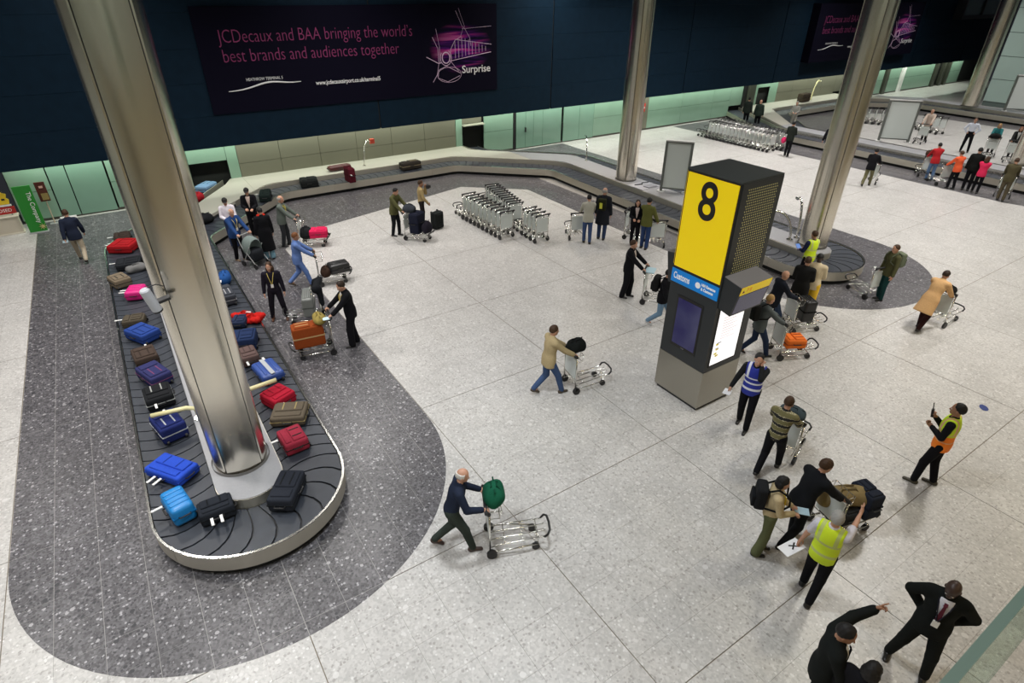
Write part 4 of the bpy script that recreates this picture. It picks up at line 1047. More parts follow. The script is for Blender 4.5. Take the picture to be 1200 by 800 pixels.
def banner(x0, x1, z0, z1, label, dy=0.0, tilt=0.0):
    W, H = x1-x0, z1-z0
    o = empty('advertising_banner', (x0, AY-dy, z0)); tag(o, label, 'banner')
    k = W/13.27; kz = H/3.72
    MB().box(0, W, 0, .058+dy, 0, H).build('banner_board', ADB, o)
    P = lambda x, z, d=.004: FRONT((x*k, -d, z*kz))
    text('JCDecaux and BAA bringing the world\u2019s', .66*kz, PTXT, 'lettering', o, P(.78, 2.70), 'LEFT', .001, 1, -.009, fit=8.06*k)
    text('best brands and audiences together', .66*kz, PTXT, 'lettering', o, P(.78, 2.03), 'LEFT', .001, 1, -.009, fit=7.31*k)
    text('HEATHROW TERMINAL 5', .155*kz, WTXT, 'lettering', o, P(1.47, 1.18), 'LEFT', .001, 1, fit=1.42*k)
    pts = [(.73+2.88*t, .80+.19*math.exp(-((t-.55)/.27)**2)+.18*t*t) for t in [i/24 for i in range(25)]]
    MB().tube([(x*k, -.012, z*kz) for x, z in pts], [.012+.022*math.sin(PI*i/24) for i in range(25)], 6).build('swoosh', WTXT, o)
    text('www.jcdecauxairport.co.uk/terminal5', .235*kz, WTXT, 'lettering', o, P(4.22, .88), 'LEFT', .001, 1, .004, fit=2.9*k)
    pr = MB().box(-2.05*k, 1.85*k, -.003, 0, -1.75*kz, 1.70*kz).build('banner_print', GLOW, o); pr.location = (11.30*k, -.001, 1.93*kz)
    ln_ = MB(); q = lambda pts, r=.016: ln_.tube([(x*k, -.012, z*kz) for x, z in pts], r, 5)
    A = lambda cx, cz, rx, rz, a0, a1, n=16: [(cx+rx*math.cos(math.radians(a0+(a1-a0)*i/n)), cz+rz*math.sin(math.radians(a0+(a1-a0)*i/n))) for i in range(n+1)]
    q(A(10.45, 1.55, .20, .23, 0, 360, 20), .026); q(A(10.45, 1.55, .29, .33, 140, 420, 20), .014)
    for t in range(10):
        x = 10.95+t*.185; q([(x, 1.50+.028*t), (x, 2.22+.16*math.sin(min(1, t/2)*PI/2)-.06*max(0, t-2))], .011)
    q([(10.62, 1.40), (12.92, 1.70)], .016); q([(10.68, 1.55), (10.72, 1.9), (10.95, 2.25), (11.3, 2.42)], .012); q([(10.95, 2.30), (12.95, 2.02)], .011); q([(11.35, 2.72), (12.95, 2.80)], .007)
    q([(11.28, 2.45), (11.45, 2.80), (11.75, 2.35), (11.8, 2.0)], .010); q([(11.05, 3.45), (11.4, 2.76)], .008); q([(11.2, 3.55), (11.5, 2.8)], .006)
    q([(9.80, 2.42), (10.05, 1.95), (10.06, 1.3), (9.95, .85), (9.72, .55)], .011); q([(10.0, 2.75), (10.14, 2.0), (10.12, 1.35)], .009); q([(9.45, 1.62), (10.05, 1.33), (10.2, 1.36)], .018)
    q(A(10.60, .82, .64, .33, 0, 360, 22), .008); q([(9.98, .72), (10.05, 1.05), (10.45, 1.2), (10.9, 1.0), (11.2, .86)], .012); q([(10.7, 1.38), (11.1, .95)], .011); q([(9.98, .72), (10.5, .52), (11.15, .75)], .010)
    ln_.build('line_drawing', LTXT, o)
    text('Surprise', .46*kz, WTXT, 'lettering', o, P(11.28, .99), 'LEFT', .001, 1, .006, fit=1.58*k)
    return o
banner(3.68, 16.95, 3.52, 7.26, 'dark advertising banner with magenta lettering, the large left one')
banner(42.5, 56.6, 3.45, 7.1, 'dark advertising banner partly hidden by a steel column, farther right', dy=.55)

# ------------------------------------------------------------------ poster stands on the carousel islands
def poster_stand(p, rz, label, w=1.0, h=2.05, z=.62):
    o = empty('poster_stand', (p.x, p.y, z), rz); tag(o, label, 'sign stand')
    fr = MAT_FR
    for s in (-1, 1):
        MB().box(s*w/2-.05, s*w/2+.05, -.09, .09, .02, h).build('post', fr, o)
        MB().cyl((s*w/2, 0, 0), (s*w/2, 0, .035), .16, 20).build('foot_disc', WHITE, o)
    MB().box(-w/2+.05, w/2-.05, -.09, .09, h-.06, h).box(-w/2+.05, w/2-.05, -.09, .09, .14, .20).build('frame_rail', fr, o)
    MB().box(-w/2+.05, w/2-.05, -.06, .06, .20, h-.06).build('poster_panel', mat('poster_blank', (.60, .65, .62), .25), o)
    MB().box(-w/2-.05, w/2+.05, -.10, .10, h, h+.04).build('top_cap', mat('stand_cap', (.62, .62, .6), .35), o)
    return o
MAT_FR = mat('stand_frame', (.17, .185, .17), .35, .4)
def cables(label, p, z, rz=0.0):
    o = empty('access_hatch', (p.x, p.y, z+.0), rz); tag(o, label, 'hatch')
    MB().box(-.55, .55, -.45, .45, 0, .02).build('hatch_plate', mat('hatch_plate', (.42, .42, .45), .4), o)
    MB().box(-.15, .35, -.42, -.10, .02, .05).build('hatch_lid', mat('hatch_lid', (.30, .30, .33), .4), o)
    MB().tube([(-.3, .25, .03), (0, .1, .05), (.2, .3, .03), (.5, .2, .03)], .025, 6).build('cable', BLACK, o)
poster_stand(Vector((18.95, 16.40, 0)), math.radians(-52), 'blank framed poster stand on the island left of the yellow tower')
cables('grey open access hatch with black cables by the middle column', Vector((18.6, 17.75, 0)), .617, math.radians(3))
poster_stand(at(1046, 166, .62), math.radians(-52), 'blank framed poster stand on the far carousel, centre of the three', 1.45, 2.15)
poster_stand(at(1196, 131, .62), math.radians(-52), 'blank framed poster stand at the right edge beside the end wall', 2.0, 2.3)
# bent reading lamps / guide rails on the islands
def rail(label, pts, m, r=.03, red=None, name='guide_rail', cat='rail'):
    o = empty(name, pts[0]); tag(o, label, cat); p0 = Vector(pts[0])
    MB().tube([Vector(p)-p0 for p in pts], r, 8).build('tube', m, o, smooth=True)
    MB().cyl((0, 0, 0), (0, 0, .03), r*2.4, 14).build('foot', CHROME, o)
    if red: e_ = Vector(pts[-1])-p0; MB().box(-.10, .10, -.08, .08, -.10, .10, T=e_).build('red_end', mat('rail_red', (.55, .06, .03), .5), o)
    return o
CREAM = mat('cream_tube', (.68, .62, .34), .4)
rail('pale yellow rail sticking out of the island over the left belt', [(-.08, 10.95, .617), (-.10, 10.95, .86), (-.25, 10.97, .92), (-.85, 11.05, .93)], CREAM, .045, name='guard_rail')
rail('pale yellow rail sticking out of the island over the right belt', [(.78, 10.95, .617), (.80, 10.95, .86), (.92, 10.95, .92), (1.45, 10.98, .93)], CREAM, .045, name='guard_rail')
def bow(p, dx, dy, h): return [(p.x+dx*(1-math.cos(t))*.5, p.y+dy*(1-math.cos(t))*.5, .617+h*math.sin(min(t, PI*.62))/1.0*(1 if t < PI*.62 else 1)) for t in [PI*.75*i/12 for i in range(13)]]
rail('bent thin rail on the pale ledge in front of the green doors', bow(Vector((19.25, 22.4, 0)), .9, 1.3, 1.0), CHROME, .03)
rail('steel bow rail with a red end on the island beside the tower', bow(at(925, 281, .62), -.75, .9, .95), CHROME, .045, red=True)
rail('plain steel bow rail left of the right steel column', bow(at(933, 279, .62), .55, .75, 1.25), CHROME, .04)
rail('slim post with a red lamp end on the back ledge', bow(Vector((9.7, 27.3, 0)), .7, .3, 1.1), CHROME, .03, red=True)
rail('arched lamp over the far right ledge', bow(at(950, 117, .62), 1.6, .4, 1.3), CREAM, .045)
# camera housing on the near column
cc = empty('security_camera', (-.13, 8.80, 4.0)); tag(cc, 'grey cylindrical security camera on the left side of the near column', 'camera')
cc.rotation_euler = (math.radians(8), math.radians(-12), 0); cc.scale = (.8, .8, .8)
MB().tube([(0, 0, 0), (0, 0, .01), (0, 0, .44), (0, 0, .46)], [.075, .085, .085, .065], 20).build('camera_body', mat('camera_grey', (.42, .43, .46), .4), cc)
MB().cyl((0, 0, -.02), (0, 0, .005), .088, 20).build('camera_lens', BLACK, cc)
MB().box(.05, .28, -.02, .10, .10, .15).build('bracket', BLACK, cc)
MB().tube([(.02, 0, .45), (.10, .02, .46), (.20, .05, .44), (.28, .08, .34)], .010, 6).build('cable', BLACK, cc)

# ------------------------------------------------------------------ signs at the left end of the wall and on it
gs = empty('direction_sign', (-3.20, 27.1, 0)); tag(gs, 'tall green exit banner with white sideways lettering at far left', 'sign')
GRN = mat('sign_green', (.012, .21, .018), .45)
MB().box(-.27, .27, -.03, .03, .03, 1.72).build('sign_board', GRN, gs)
MB().box(-.30, .30, -.15, .15, 0, .03).build('sign_foot', GREYP, gs)
text('The Company', .20, WHITE, 'lettering', gs, frame((.13, -.034, .92), (0, 0, -1), (1, 0, 0)), 'CENTER', .002, 1.0)
st_ = MB()
for k in range(8):
    a = 2*PI*k/8; st_.tube([(.17, -.036, .20), (.17+.13*math.cos(a), -.036, .20+.13*math.sin(a))], [.020, .003], 5)
st_.build('star_emblem', mat('emblem_gold', (.55, .48, .20), .5), gs)
ns = empty('notice_stand', (-2.72, 27.9, 0)); tag(ns, 'brown notice on a thin pale stand beside the green banner', 'sign')
MB().box(-.16, .16, -.02, .02, .88, 1.60).build('notice_board', mat('notice_maroon', (.10, .018, .012), .5), ns)
MB().box(-.05, .07, -.026, -.02, 1.38, 1.46).build('notice_mark', mat('notice_rose', (.75, .45, .38), .5), ns); MB().box(-.07, .14, -.026, -.02, .93, 1.18).build('notice_mark', mat('notice_gold', (.35, .25, .09), .5), ns)
MB().tube([(0, .03, 0), (0, .03, 1.0)], .02, 8).build('stand_pole', mat('pole_cream', (.6, .48, .36), .4), ns); MB().box(-.15, .15, -.1, .12, 0, .02).build('stand_foot', GREYP, ns)
cs = empty('closed_desk', (-4.05, 27.5, 0)); tag(cs, 'beige desk under a yellow and red CLOSED sign, far left edge', 'desk')
BEI = mat('desk_beige', (.52, .47, .38), .6)
MB().box(-.38, .38, -.18, .18, .05, .62).build('desk_body', BEI, cs); MB().box(-.42, .42, -.22, .22, .0, .05).build('desk_foot', mat('desk_cream', (.62, .58, .48), .6), cs); MB().box(-.42, .42, -.22, .22, .62, .66).build('desk_top', MATS['desk_cream'], cs)
MB().box(-.45, .40, -.05, -.02, .72, .98).build('red_board', mat('board_red', (.42, .015, .012), .5), cs)
text('CLOSED', .16, WHITE, 'lettering', cs, FRONT((0, -.053, .85)), 'CENTER', .002)
MB().box(-.40, .34, -.05, -.02, 1.0, 1.06).build('white_strip', WHITE, cs)
yb = [(-.42, 1.07), (.30, 1.07), (.33, 1.22), (.27, 1.30), (.31, 1.42), (.20, 1.48), (.12, 1.60), (-.02, 1.56), (-.12, 1.66), (-.28, 1.60), (-.42, 1.63)]
m_ = MB(); n_ = len(yb); m_.add([(x, -.05, z) for x, z in yb]+[(x, -.02, z) for x, z in yb], [tuple(range(n_)), tuple(range(2*n_-1, n_-1, -1))]+[(i, n_+i, n_+(i+1) % n_, (i+1) % n_) for i in range(n_)])
m_.build('yellow_board', mat('board_yellow', (.80, .55, .02), .5), cs)
for x, z in ((-.25, 1.30), (.02, 1.45), (.12, 1.22), (-.05, 1.18)): MB().box(x, x+.10, -.056, -.05, z, z+.06).build('board_mark', INK, cs)
for sx_ in (-.3, .25): MB().box(sx_-.02, sx_+.02, -.02, .0, .66, 1.2).build('sign_post', GREYP, cs)
bf = empty('floor_barrier', (-2.2, 27.55, 0)); tag(bf, 'small white tent sign on the floor by the green doors', 'sign')
MB().box(-.26, .26, -.012, .012, .02, .34, Matrix.Rotation(.3, 3, 'X')).build('board', WHITE, bf); MB().box(-.26, .26, -.012, .012, .02, .34, Matrix.Rotation(-.3, 3, 'X'), (0, -.10*2, 0)).build('board', WHITE, bf)
for x_, nm, c_, z0, z1, lb in ((27.75, 'yellow', (.75, .55, .05), 1.2, 1.55, 'yellow warning notice on the steel wall beside the doors'), (28.75, 'red', (.55, .03, .02), 1.15, 1.65, 'red fire notice on the steel wall behind the middle column')):
    o = empty('wall_notice', (x_, WY, 0)); tag(o, lb, 'sign')
    MB().box(-.25, .25, -.03, -.001, z0, z1).build('notice_board', mat('notice_'+nm, c_, .5), o)
    MB().box(-.20, .20, -.035, -.03, (z0+z1)/2-.05, (z0+z1)/2+.05).build('notice_text', WHITE, o)
    if nm == 'yellow': MB().box(-.25, .25, -.03, -.001, z1+.05, z1+.35).build('notice_board', mat('notice_cream', (.7, .66, .5), .5), o)
# round blue floor stickers
BSTK = mat('sticker_blue', (.012, .03, .16), .5)
for p_, lb in ((at(1153, 478), 'blue floor sticker behind the man in orange vest'), (at(1025, 586), 'blue floor sticker ahead of the loaded trolley')):
    o = MB().add([(.11*math.cos(t*PI/8)*(1.25 if math.cos(t*PI/8) > 0 else 1), .085*math.sin(t*PI/8), .003) for t in range(16)], [tuple(range(16))]).build('floor_sticker', BSTK); o.location = (p_.x, p_.y, .001); o.rotation_euler = (0, 0, .6)
    tag(o, lb, 'sticker')

# ------------------------------------------------------------------ glass balustrade of the gallery in front of the viewpoint
gb = empty('balustrade', (0, .0235, 0)); tag(gb, 'green edged glass balustrade of the viewing gallery, bottom right corner', 'balustrade')
GL = bpy.data.materials.new('balustrade_glass'); GL.use_nodes = True; MATS['balustrade_glass'] = GL
nt = GL.node_tree; N = nt.nodes; tr_ = N.new('ShaderNodeBsdfTransparent'); tr_.inputs[0].default_value = (.84, .90, .86, 1); gl_ = N.new('ShaderNodeBsdfGlossy'); gl_.inputs['Roughness'].default_value = .03; gl_.inputs[0].default_value = (.8, .9, .85, 1)
mx = N.new('ShaderNodeMixShader'); mx.inputs[0].default_value = .16; nt.links.new(tr_.outputs[0], mx.inputs[1]); nt.links.new(gl_.outputs[0], mx.inputs[2]); nt.links.new(mx.outputs[0], N['Material Output'].inputs[0])
MB().box(-.45, 2.4, -.004, .004, 5.90, 7.394).build('glass_pane', GL, gb)
MB().box(-.45, 2.4, -.0045, .0045, 7.394, 7.402).build('glass_edge', mat('glass_edge_green', (.42, .56, .47), .25), gb)
[MB().box(x_-.05, x_+.05, -.245, -.004, 6.0, 6.10).build('base_clamp', mat('channel_steel', (.3, .3, .3), .4, .8), gb) for x_ in (-.35, 2.2)]
# ------------------------------------------------------------------ parked rows of trolleys
ORD = ['first', 'second', 'third', 'fourth', 'fifth', 'sixth', 'seventh', 'eighth', 'ninth', 'tenth', 'eleventh', 'twelfth', 'thirteenth', 'fourteenth', 'fifteenth', 'sixteenth', 'seventeenth', 'eighteenth', 'nineteenth', 'twentieth']
def row(n, p0, p1, rz, what, group):
    p0, p1 = Vector(p0), Vector(p1)
    for k in range(n):
        p = p0.lerp(p1, k/max(1, n-1)); trolley((p.x, p.y, 0), rz, '%s trolley from the handle end, %s' % (ORD[k], what), group)
N_ = math.radians(90)
row(10, (11.12, 17.10), (11.06, 19.75), N_, 'left row of the central trolley park', 'central trolley park, left row')
row(11, (11.95, 17.75), (12.46, 20.30), N_-.15, 'middle row of the central trolley park', 'central trolley park, middle row')
row(4, (11.98, 16.10), (12.06, 17.02), N_, 'short right row of the central trolley park', 'central trolley park, right row')
row(17, (30.95, 20.2), (30.98, 24.55), N_, 'long front row by the far carousel', 'far trolley rows, front')
row(18, (31.95, 20.0), (32.15, 24.9), N_, 'long back row by the far carousel', 'far trolley rows, back')
row(6, (44.3, 20.7), (43.6, 22.6), N_+.3, 'dim row behind the far poster stand', 'trolleys behind the far poster stand')
row(4, (44.2, 17.3), (44.6, 18.5), N_-.3, 'little row beside the bald man at upper right', 'trolleys beside the bald man')

# ------------------------------------------------------------------ people
BLK = (.007, .007, .009); NVY = (.016, .022, .042); JEAN = (.045, .085, .19); KHA = (.42, .36, .27); GRN_ = (.07, .075, .035)
def vest_mat(name, main, low=None, bands=((.10, .15), (.27, .32)), zsplit=.2, band=(.72, .74, .72)):
    """hi-vis cloth with reflective tape; heights are in the wearer's own frame"""
    m = bpy.data.materials.new(name); m.use_nodes = True; nt = m.node_tree; N = nt.nodes; L = nt.links; b = N['Principled BSDF']; b.inputs['Roughness'].default_value = .7
    tc = N.new('ShaderNodeTexCoord'); sp = N.new('ShaderNodeSeparateXYZ'); L.new(tc.outputs['Object'], sp.inputs[0])
    def step(a):
        g = N.new('ShaderNodeMath'); g.operation = 'GREATER_THAN'; g.inputs[1].default_value = a; L.new(sp.outputs[2], g.inputs[0]); return g.outputs[0]
    mx = N.new('ShaderNodeMix'); mx.data_type = 'RGBA'; mx.inputs[6].default_value = (*(low or main), 1); mx.inputs[7].default_value = (*main, 1); L.new(step(zsplit), mx.inputs[0]); prev = mx.outputs[2]
    for a, c in bands:
        mu = N.new('ShaderNodeMath'); mu.operation = 'SUBTRACT'; L.new(step(a), mu.inputs[0]); L.new(step(c), mu.inputs[1])
        m2 = N.new('ShaderNodeMix'); m2.data_type = 'RGBA'; L.new(mu.outputs[0], m2.inputs[0]); L.new(prev, m2.inputs[6]); m2.inputs[7].default_value = (*band, 1); prev = m2.outputs[2]
    # shoulder tape
    ab = N.new('ShaderNodeMath'); ab.operation = 'ABSOLUTE'; L.new(sp.outputs[1], ab.inputs[0]); sb = N.new('ShaderNodeMath'); sb.operation = 'SUBTRACT'; sb.inputs[1].default_value = .115; L.new(ab.outputs[0], sb.inputs[0])
    a2 = N.new('ShaderNodeMath'); a2.operation = 'ABSOLUTE'; L.new(sb.outputs[0], a2.inputs[0]); lt = N.new('ShaderNodeMath'); lt.operation = 'LESS_THAN'; lt.inputs[1].default_value = .024; L.new(a2.outputs[0], lt.inputs[0])
    mu = N.new('ShaderNodeMath'); mu.operation = 'MULTIPLY'; L.new(lt.outputs[0], mu.inputs[0]); L.new(step(bands[-1][1]), mu.inputs[1])
    m2 = N.new('ShaderNodeMix'); m2.data_type = 'RGBA'; L.new(mu.outputs[0], m2.inputs[0]); L.new(prev, m2.inputs[6]); m2.inputs[7].default_value = (*band, 1)
    L.new(m2.outputs[2], b.inputs['Base Color']); MATS[name] = m; return m
V_YEL = vest_mat('vest_yellow', (.62, .80, .015), bands=((1.00, 1.05), (1.22, 1.265)), band=(.50, .58, .18))
V_ORG = vest_mat('vest_orange_yellow', (.60, .80, .02), (.95, .23, .01), bands=((1.06, 1.075), (1.225, 1.24)), zsplit=1.19, band=(.75, .45, .25))
V_BLU = vest_mat('vest_blue', (.012, .025, .30), bands=((.98, 1.03), (1.12, 1.16), (1.24, 1.27)), band=(.70, .72, .78))
LEO = bpy.data.materials.new('patterned_knit'); LEO.use_nodes = True; MATS['patterned_knit'] = LEO
nt = LEO.node_tree; N = nt.nodes; L = nt.links; b_ = N['Principled BSDF']; b_.inputs['Roughness'].default_value = .9
tc = N.new('ShaderNodeTexCoord'); sp = N.new('ShaderNodeSeparateXYZ'); L.new(tc.outputs['Object'], sp.inputs[0])
wv = N.new('ShaderNodeMath'); wv.operation = 'SINE'; ml = N.new('ShaderNodeMath'); ml.operation = 'MULTIPLY'; ml.inputs[1].default_value = 2*PI/.155; L.new(sp.outputs[2], ml.inputs[0]); L.new(ml.outputs[0], wv.inputs[0])
vz = N.new('ShaderNodeTexVoronoi'); vz.inputs['Scale'].default_value = 38; L.new(tc.outputs['Object'], vz.inputs['Vector'])
ad = N.new('ShaderNodeMath'); ad.operation = 'MULTIPLY_ADD'; ad.inputs[1].default_value = 1.1; L.new(vz.outputs['Distance'], ad.inputs[0]); L.new(wv.outputs[0], ad.inputs[2])
cr = N.new('ShaderNodeValToRGB'); e = cr.color_ramp.elements; cr.color_ramp.interpolation = 'CONSTANT'
e[0].position = 0; e[0].color = (.010, .010, .010, 1); e[1].position = .55; e[1].color = (.15, .135, .055, 1); q = e.new(.42); q.color = (.42, .38, .24, 1)
mr = N.new('ShaderNodeMapRange'); mr.inputs[1].default_value = -1; mr.inputs[2].default_value = 1.8; L.new(ad.outputs[0], mr.inputs[0]); L.new(mr.outputs[0], cr.inputs[0]); L.new(cr.outputs[0], b_.inputs['Base Color'])
FARR = .031
def under_head(px, py, h):
    q = at(px, py, h); return Vector((q.x, q.y, 0))
# --- near the left carousel
p = person('man in navy jacket and beige trousers walking away at the far left', (99, 306), (90, 250), 1.76, 'walk', (NVY, 'jacket'), KHA, hair=('short', 'brown'))
paper(p, 0, 'pale blue paper in the hand of the man walking away, far left', color=(.45, .62, .72))
person('man in white hooded top with printed chest standing by the belt corner', (277, 290), (283, 330), 1.74, 'hold', ((.72, .68, .74), 'jumper'), (.03, .045, .10), hair=('cap', 'black'), head=(0, 15))
person('man in dark jacket and black cap at the belt corner, behind the red scarf', (301, 277), (292, 320), 1.76, 'hold', (BLK, 'jacket'), BLK, hair=('cap', 'black'), head=(0, 12), under=(.5, .4, .35))
p = person('bald man in bright blue jacket behind a loaded pushchair', (284, 305), (325, 318), 1.74, 'pushstand', ((.020, .055, .17), 'jacket'), BLK, (.25, .18, .12), hair=('fringe', 'white'), extra={'lanyard': (.6, .5, .2)})
def pushchair(loc, rz, label):
    o = empty('pushchair', loc, rz); tag(o, label, 'pushchair')
    link('bag_load', rbox(.52, .46, .42, .12, 3), o, fab((.016, .018, .020)), loc=(.30, 0, .18))
    def fn(P): return np.maximum(ell(P, V(.28, 0, .62), (.36, .27, .38)), -ell(P, V(.50, 0, .60), (.28, .22, .30)))
    v, f = mesh_sdf(fn, (-.1, -.3, .2), (.7, .3, 1.05), .022); link('hood', npmesh('hood', [(v, f, fab((.17, .21, .20)))]), o)
    fr = MB()
    for s in (-1, 1): fr.tube([(-.02, s*.24, 1.0), (.10, s*.25, .70), (.62, s*.25, .16)], .014, 6).tube([(.48, s*.25, .72), (.05, s*.25, .12)], .014, 6)
    fr.tube([(-.02, -.24, 1.0), (-.02, .24, 1.0)], .016, 6).build('frame', GREYP, o)
    for x, y in ((.05, -.27), (.05, .27), (.62, -.25), (.62, .25)): MB().cyl((x, y-.02, .09), (x, y+.02, .09), .09, 12).build('wheel', BLACK, o)
    return o
pushchair(world_pt(p, (.42, 0, 0)), p['rz'], 'dark pushchair with grey hood pushed by the bald man in blue')
person('person in long black robe with a red scarf, back to the viewer', (317, 303), (286, 262), 1.72, 'stand', (BLK, 'robe'), (.20, .36, .45), hair=('short', 'black'), legkind='flare', extra={'scarf': (.55, .03, .015)}, head=(10, 10))
p = person('bald man in grey jacket with yellow lanyard pushing a pink suitcase', (338, 288), (372, 287), 1.76, 'pushstand', ((.11, .13, .115), 'jacket'), (.028, .030, .034), hair=('fringe', 'grey'), extra={'lanyard': (.6, .52, .1)}, under=(.15, .14, .06))
t = trolley_for(p, 'trolley with a pink suitcase pushed by the bald grey jacketed man')
case('pink red suitcase on the trolley of the bald man in grey', local_pt(t, .62, 0, .30), p['rz']+.1, .60, .42, .28, (.62, .02, .09), 'soft', tags=0); case('black rucksack at the panel of the pink suitcase trolley', local_pt(t, .20, .0, .26), p['rz'], .34, .44, .42, (.013, .013, .016), 'duffel', tags=0, name='rucksack')
p = person('man in light blue suit walking a trolley, back half turned', (356, 335), (390, 330), 1.72, 'push', ((.115, .19, .43), 'jacket'), (.115, .19, .43), (.09, .06, .04), skin='tan', hair=('short', 'ginger'), lean=4)
t = trolley_for(p, 'trolley of the man in light blue suit with black bags')
case('black hard case on the trolley of the light blue suit', local_pt(t, .62, .0, .30), p['rz']+.2, .62, .44, .30, (.014, .014, .015), 'shell', tags=0); case('brown black holdall on the trolley of the light blue suit', local_pt(t, .24, 0, .24), p['rz']+1.4, .52, .34, .30, (.04, .022, .015), 'duffel', tags=0, name='holdall')
person('woman in black with long brown hair, yellow lanyard and tan boots', (329, 374), (322, 440), 1.66, 'apart', ((.014, .012, .02), 'jumper'), (.012, .010, .016), (.11, .045, .022), hair=('long', 'brown'), extra={'lanyard': (.62, .50, .14), 'boots': (.12, .048, .022)}, head=(-8, 5))
tp_ = at(379, 373); d_ = at(352, 376)-tp_; rz_ = math.atan2(d_.y, d_.x)
t = trolley((tp_.x, tp_.y, 0), rz_, 'unattended trolley with a grey suitcase and a black coat')
case('big silver grey hard suitcase standing on a trolley beside the woman in black', local_pt(t, .30, 0, .24), rz_+PI/2, .78, .30, .56, (.17, .18, .17), 'shell', tags=1, wheels=False)
o = empty('folded_coat', local_pt(t, .02, -.02, 1.0), rz_); tag(o, 'black coat thrown over the handle of the grey suitcase trolley', 'coat')
v, f = mesh_sdf(lambda P: smin(smin(cone(P, V(-.05, -.30, .02), V(.02, .30, .03), .10, .11), cone(P, V(-.06, .25, 0), V(-.10, .36, -.38), .09, .06), .06), cone(P, V(.04, -.2, .02), V(.14, -.28, -.28), .10, .07), .06), (-.25, -.5, -.5), (.3, .5, .2), .022)
link('cloth', npmesh('cloth', [(v, f, fab((.010, .010, .012)))]), o)
p = person('man in black suit with lanyard behind a burnt orange suitcase', (414, 404), (378, 412), 1.78, 'pushstand', (BLK, 'jacket'), BLK, hair=('short', 'dkbrown'), extra={'lanyard': (.62, .48, .12)}, under=(.55, .52, .50), head=(5, 22), legkind='wide')
t = trolley_for(p, 'trolley with a burnt orange suitcase pushed by the man in black suit')
case('burnt orange leather suitcase standing on the trolley', local_pt(t, .52, 0, .27), p['rz'], .74, .36, .56, (.25, .052, .012), 'soft', tags=0, accent=(.45, .30, .14), wheels=False)
case('olive yellow bag in the basket above the orange suitcase', local_pt(t, .20, 0, .84), p['rz']+PI/2, .48, .30, .22, (.27, .21, .06), 'duffel', tags=0, name='holdall')
paper(p, 0, 'pale blue paper on the trolley handle above the orange suitcase', color=(.5, .65, .72))
# --- middle of the hall, far side
p = person('man in olive jacket standing at a trolley of dark bags, far middle', (466, 276), (490, 280), 1.76, 'pushstand', ((.085, .085, .035), 'jacket'), (.010, .010, .012), hair=('short', 'black'), head=(0, 22), lean=8)
t = trolley_for(p, 'trolley with dark bags in front of the olive jacketed man')
case('big navy suitcase standing on the trolley of the olive jacket', local_pt(t, .38, 0, .26), p['rz']+PI/2, .52, .38, .72, (.012, .014, .028), 'soft', tags=0, wheels=False); case('dark slate holdall on the trolley basket of the olive jacket', local_pt(t, .10, 0, .96), p['rz'], .34, .44, .30, (.035, .04, .05), 'duffel', tags=0, name='holdall')
case('dark bag at the front of the olive jacketed man\'s trolley', local_pt(t, .78, 0, .30), p['rz']+PI/2, .46, .30, .42, (.012, .012, .02), 'duffel', tags=0, name='holdall')
p = person('woman in tan top holding a camera beside a black wheeled case', (496, 264), (520, 262), 1.70, 'camera', ((.36, .27, .13), 'jumper'), (.020, .016, .016), hair=('short', 'brown'), skin='tan')
case('black wheeled case standing beside the woman in tan top', at(509, 266), math.radians(110), .62, .44, .30, (.015, .018, .017), 'soft', tags=0, up=True)
o = MB().box(-.06, .06, -.09, .09, -.06, .06).box(.06, .12, -.04, .04, -.04, .04).build('camera', BLACK); o.location = world_pt(p, p['wr'][0]+V(.08, -.02, .03)); o.rotation_euler = (0, 0, p['rz']); tag(o, 'small black camera held up by the woman in tan top', 'camera')
p = person('man in cream jacket seen from behind at a trolley near the belt', (687, 284), (680, 262), 1.70, 'pushstand', ((.40, .39, .33), 'jacket'), (.045, .075, .17), hair=('short', 'black'))
t = trolley(at(676, 281), math.atan2((at(660, 262)-at(676, 281)).y, (at(660, 262)-at(676, 281)).x), 'trolley at the left hand of the man in cream jacket')
p = person('bald man in dark coat with a yellow black bag on his back', (704, 280), (722, 258), 1.84, 'stand', ((.016, .018, .024), 'coat'), (.035, .055, .12), hair=('fringe', 'grey'))
o = backpack(p, 'little black rucksack with a yellow patch on the dark coat', (.02, .022, .01)); MB().box(-.142, -.13, -.05, .05, .10, .30).build('patch', mat('patch_yellow', (.6, .62, .05), .5), o)
person('woman in black jacket facing the viewer by the belt', (742, 287), (742, 330), 1.62, 'hold', (BLK, 'jacket'), BLK, hair=('long', 'dkbrown'), under=(.6, .5, .48))
p = person('man in olive green jacket and jeans, arm raised, by the belt', (754, 291), (775, 275), 1.78, 'camera', ((.115, .12, .035), 'jacket'), (.030, .055, .15), hair=('short', 'black'))
trolley(at(768, 290), math.radians(50), 'trolley to the right of the man in olive green jacket')
trolley(at(733, 277), math.radians(-60), 'trolley near the belt to the left of the woman in black')
p = person('stout man in black suit leaning on an empty trolley, middle right', (734, 348), (772, 355), 1.76, 'pushstand', (BLK, 'jacket'), BLK, hair=('short', 'brown'), under=(.5, .42, .36), lean=3, legkind='wide')
t = trolley_for(p, 'empty trolley with a pale blue paper in its basket, middle right')
o = MB().box(-.10, .18, -.19, .19, 0, .03).build('leaflet', mat('leaflet_blue', (.42, .60, .68), .5)); o.location = local_pt(t, .05, 0, .965); o.rotation_euler = (0, 0, p['rz']); tag(o, 'pale blue leaflet lying on the empty trolley', 'leaflet')
p = person('person in black top and pale jeans half hidden behind the tower', (772, 382), (815, 392), 1.70, 'walk', (BLK, 'jacket'), (.15, .24, .34), (.5, .5, .5), hair=('short', 'black'))
backpack(p, 'black rucksack with a yellow spot on the person behind the tower', (.012, .012, .012))
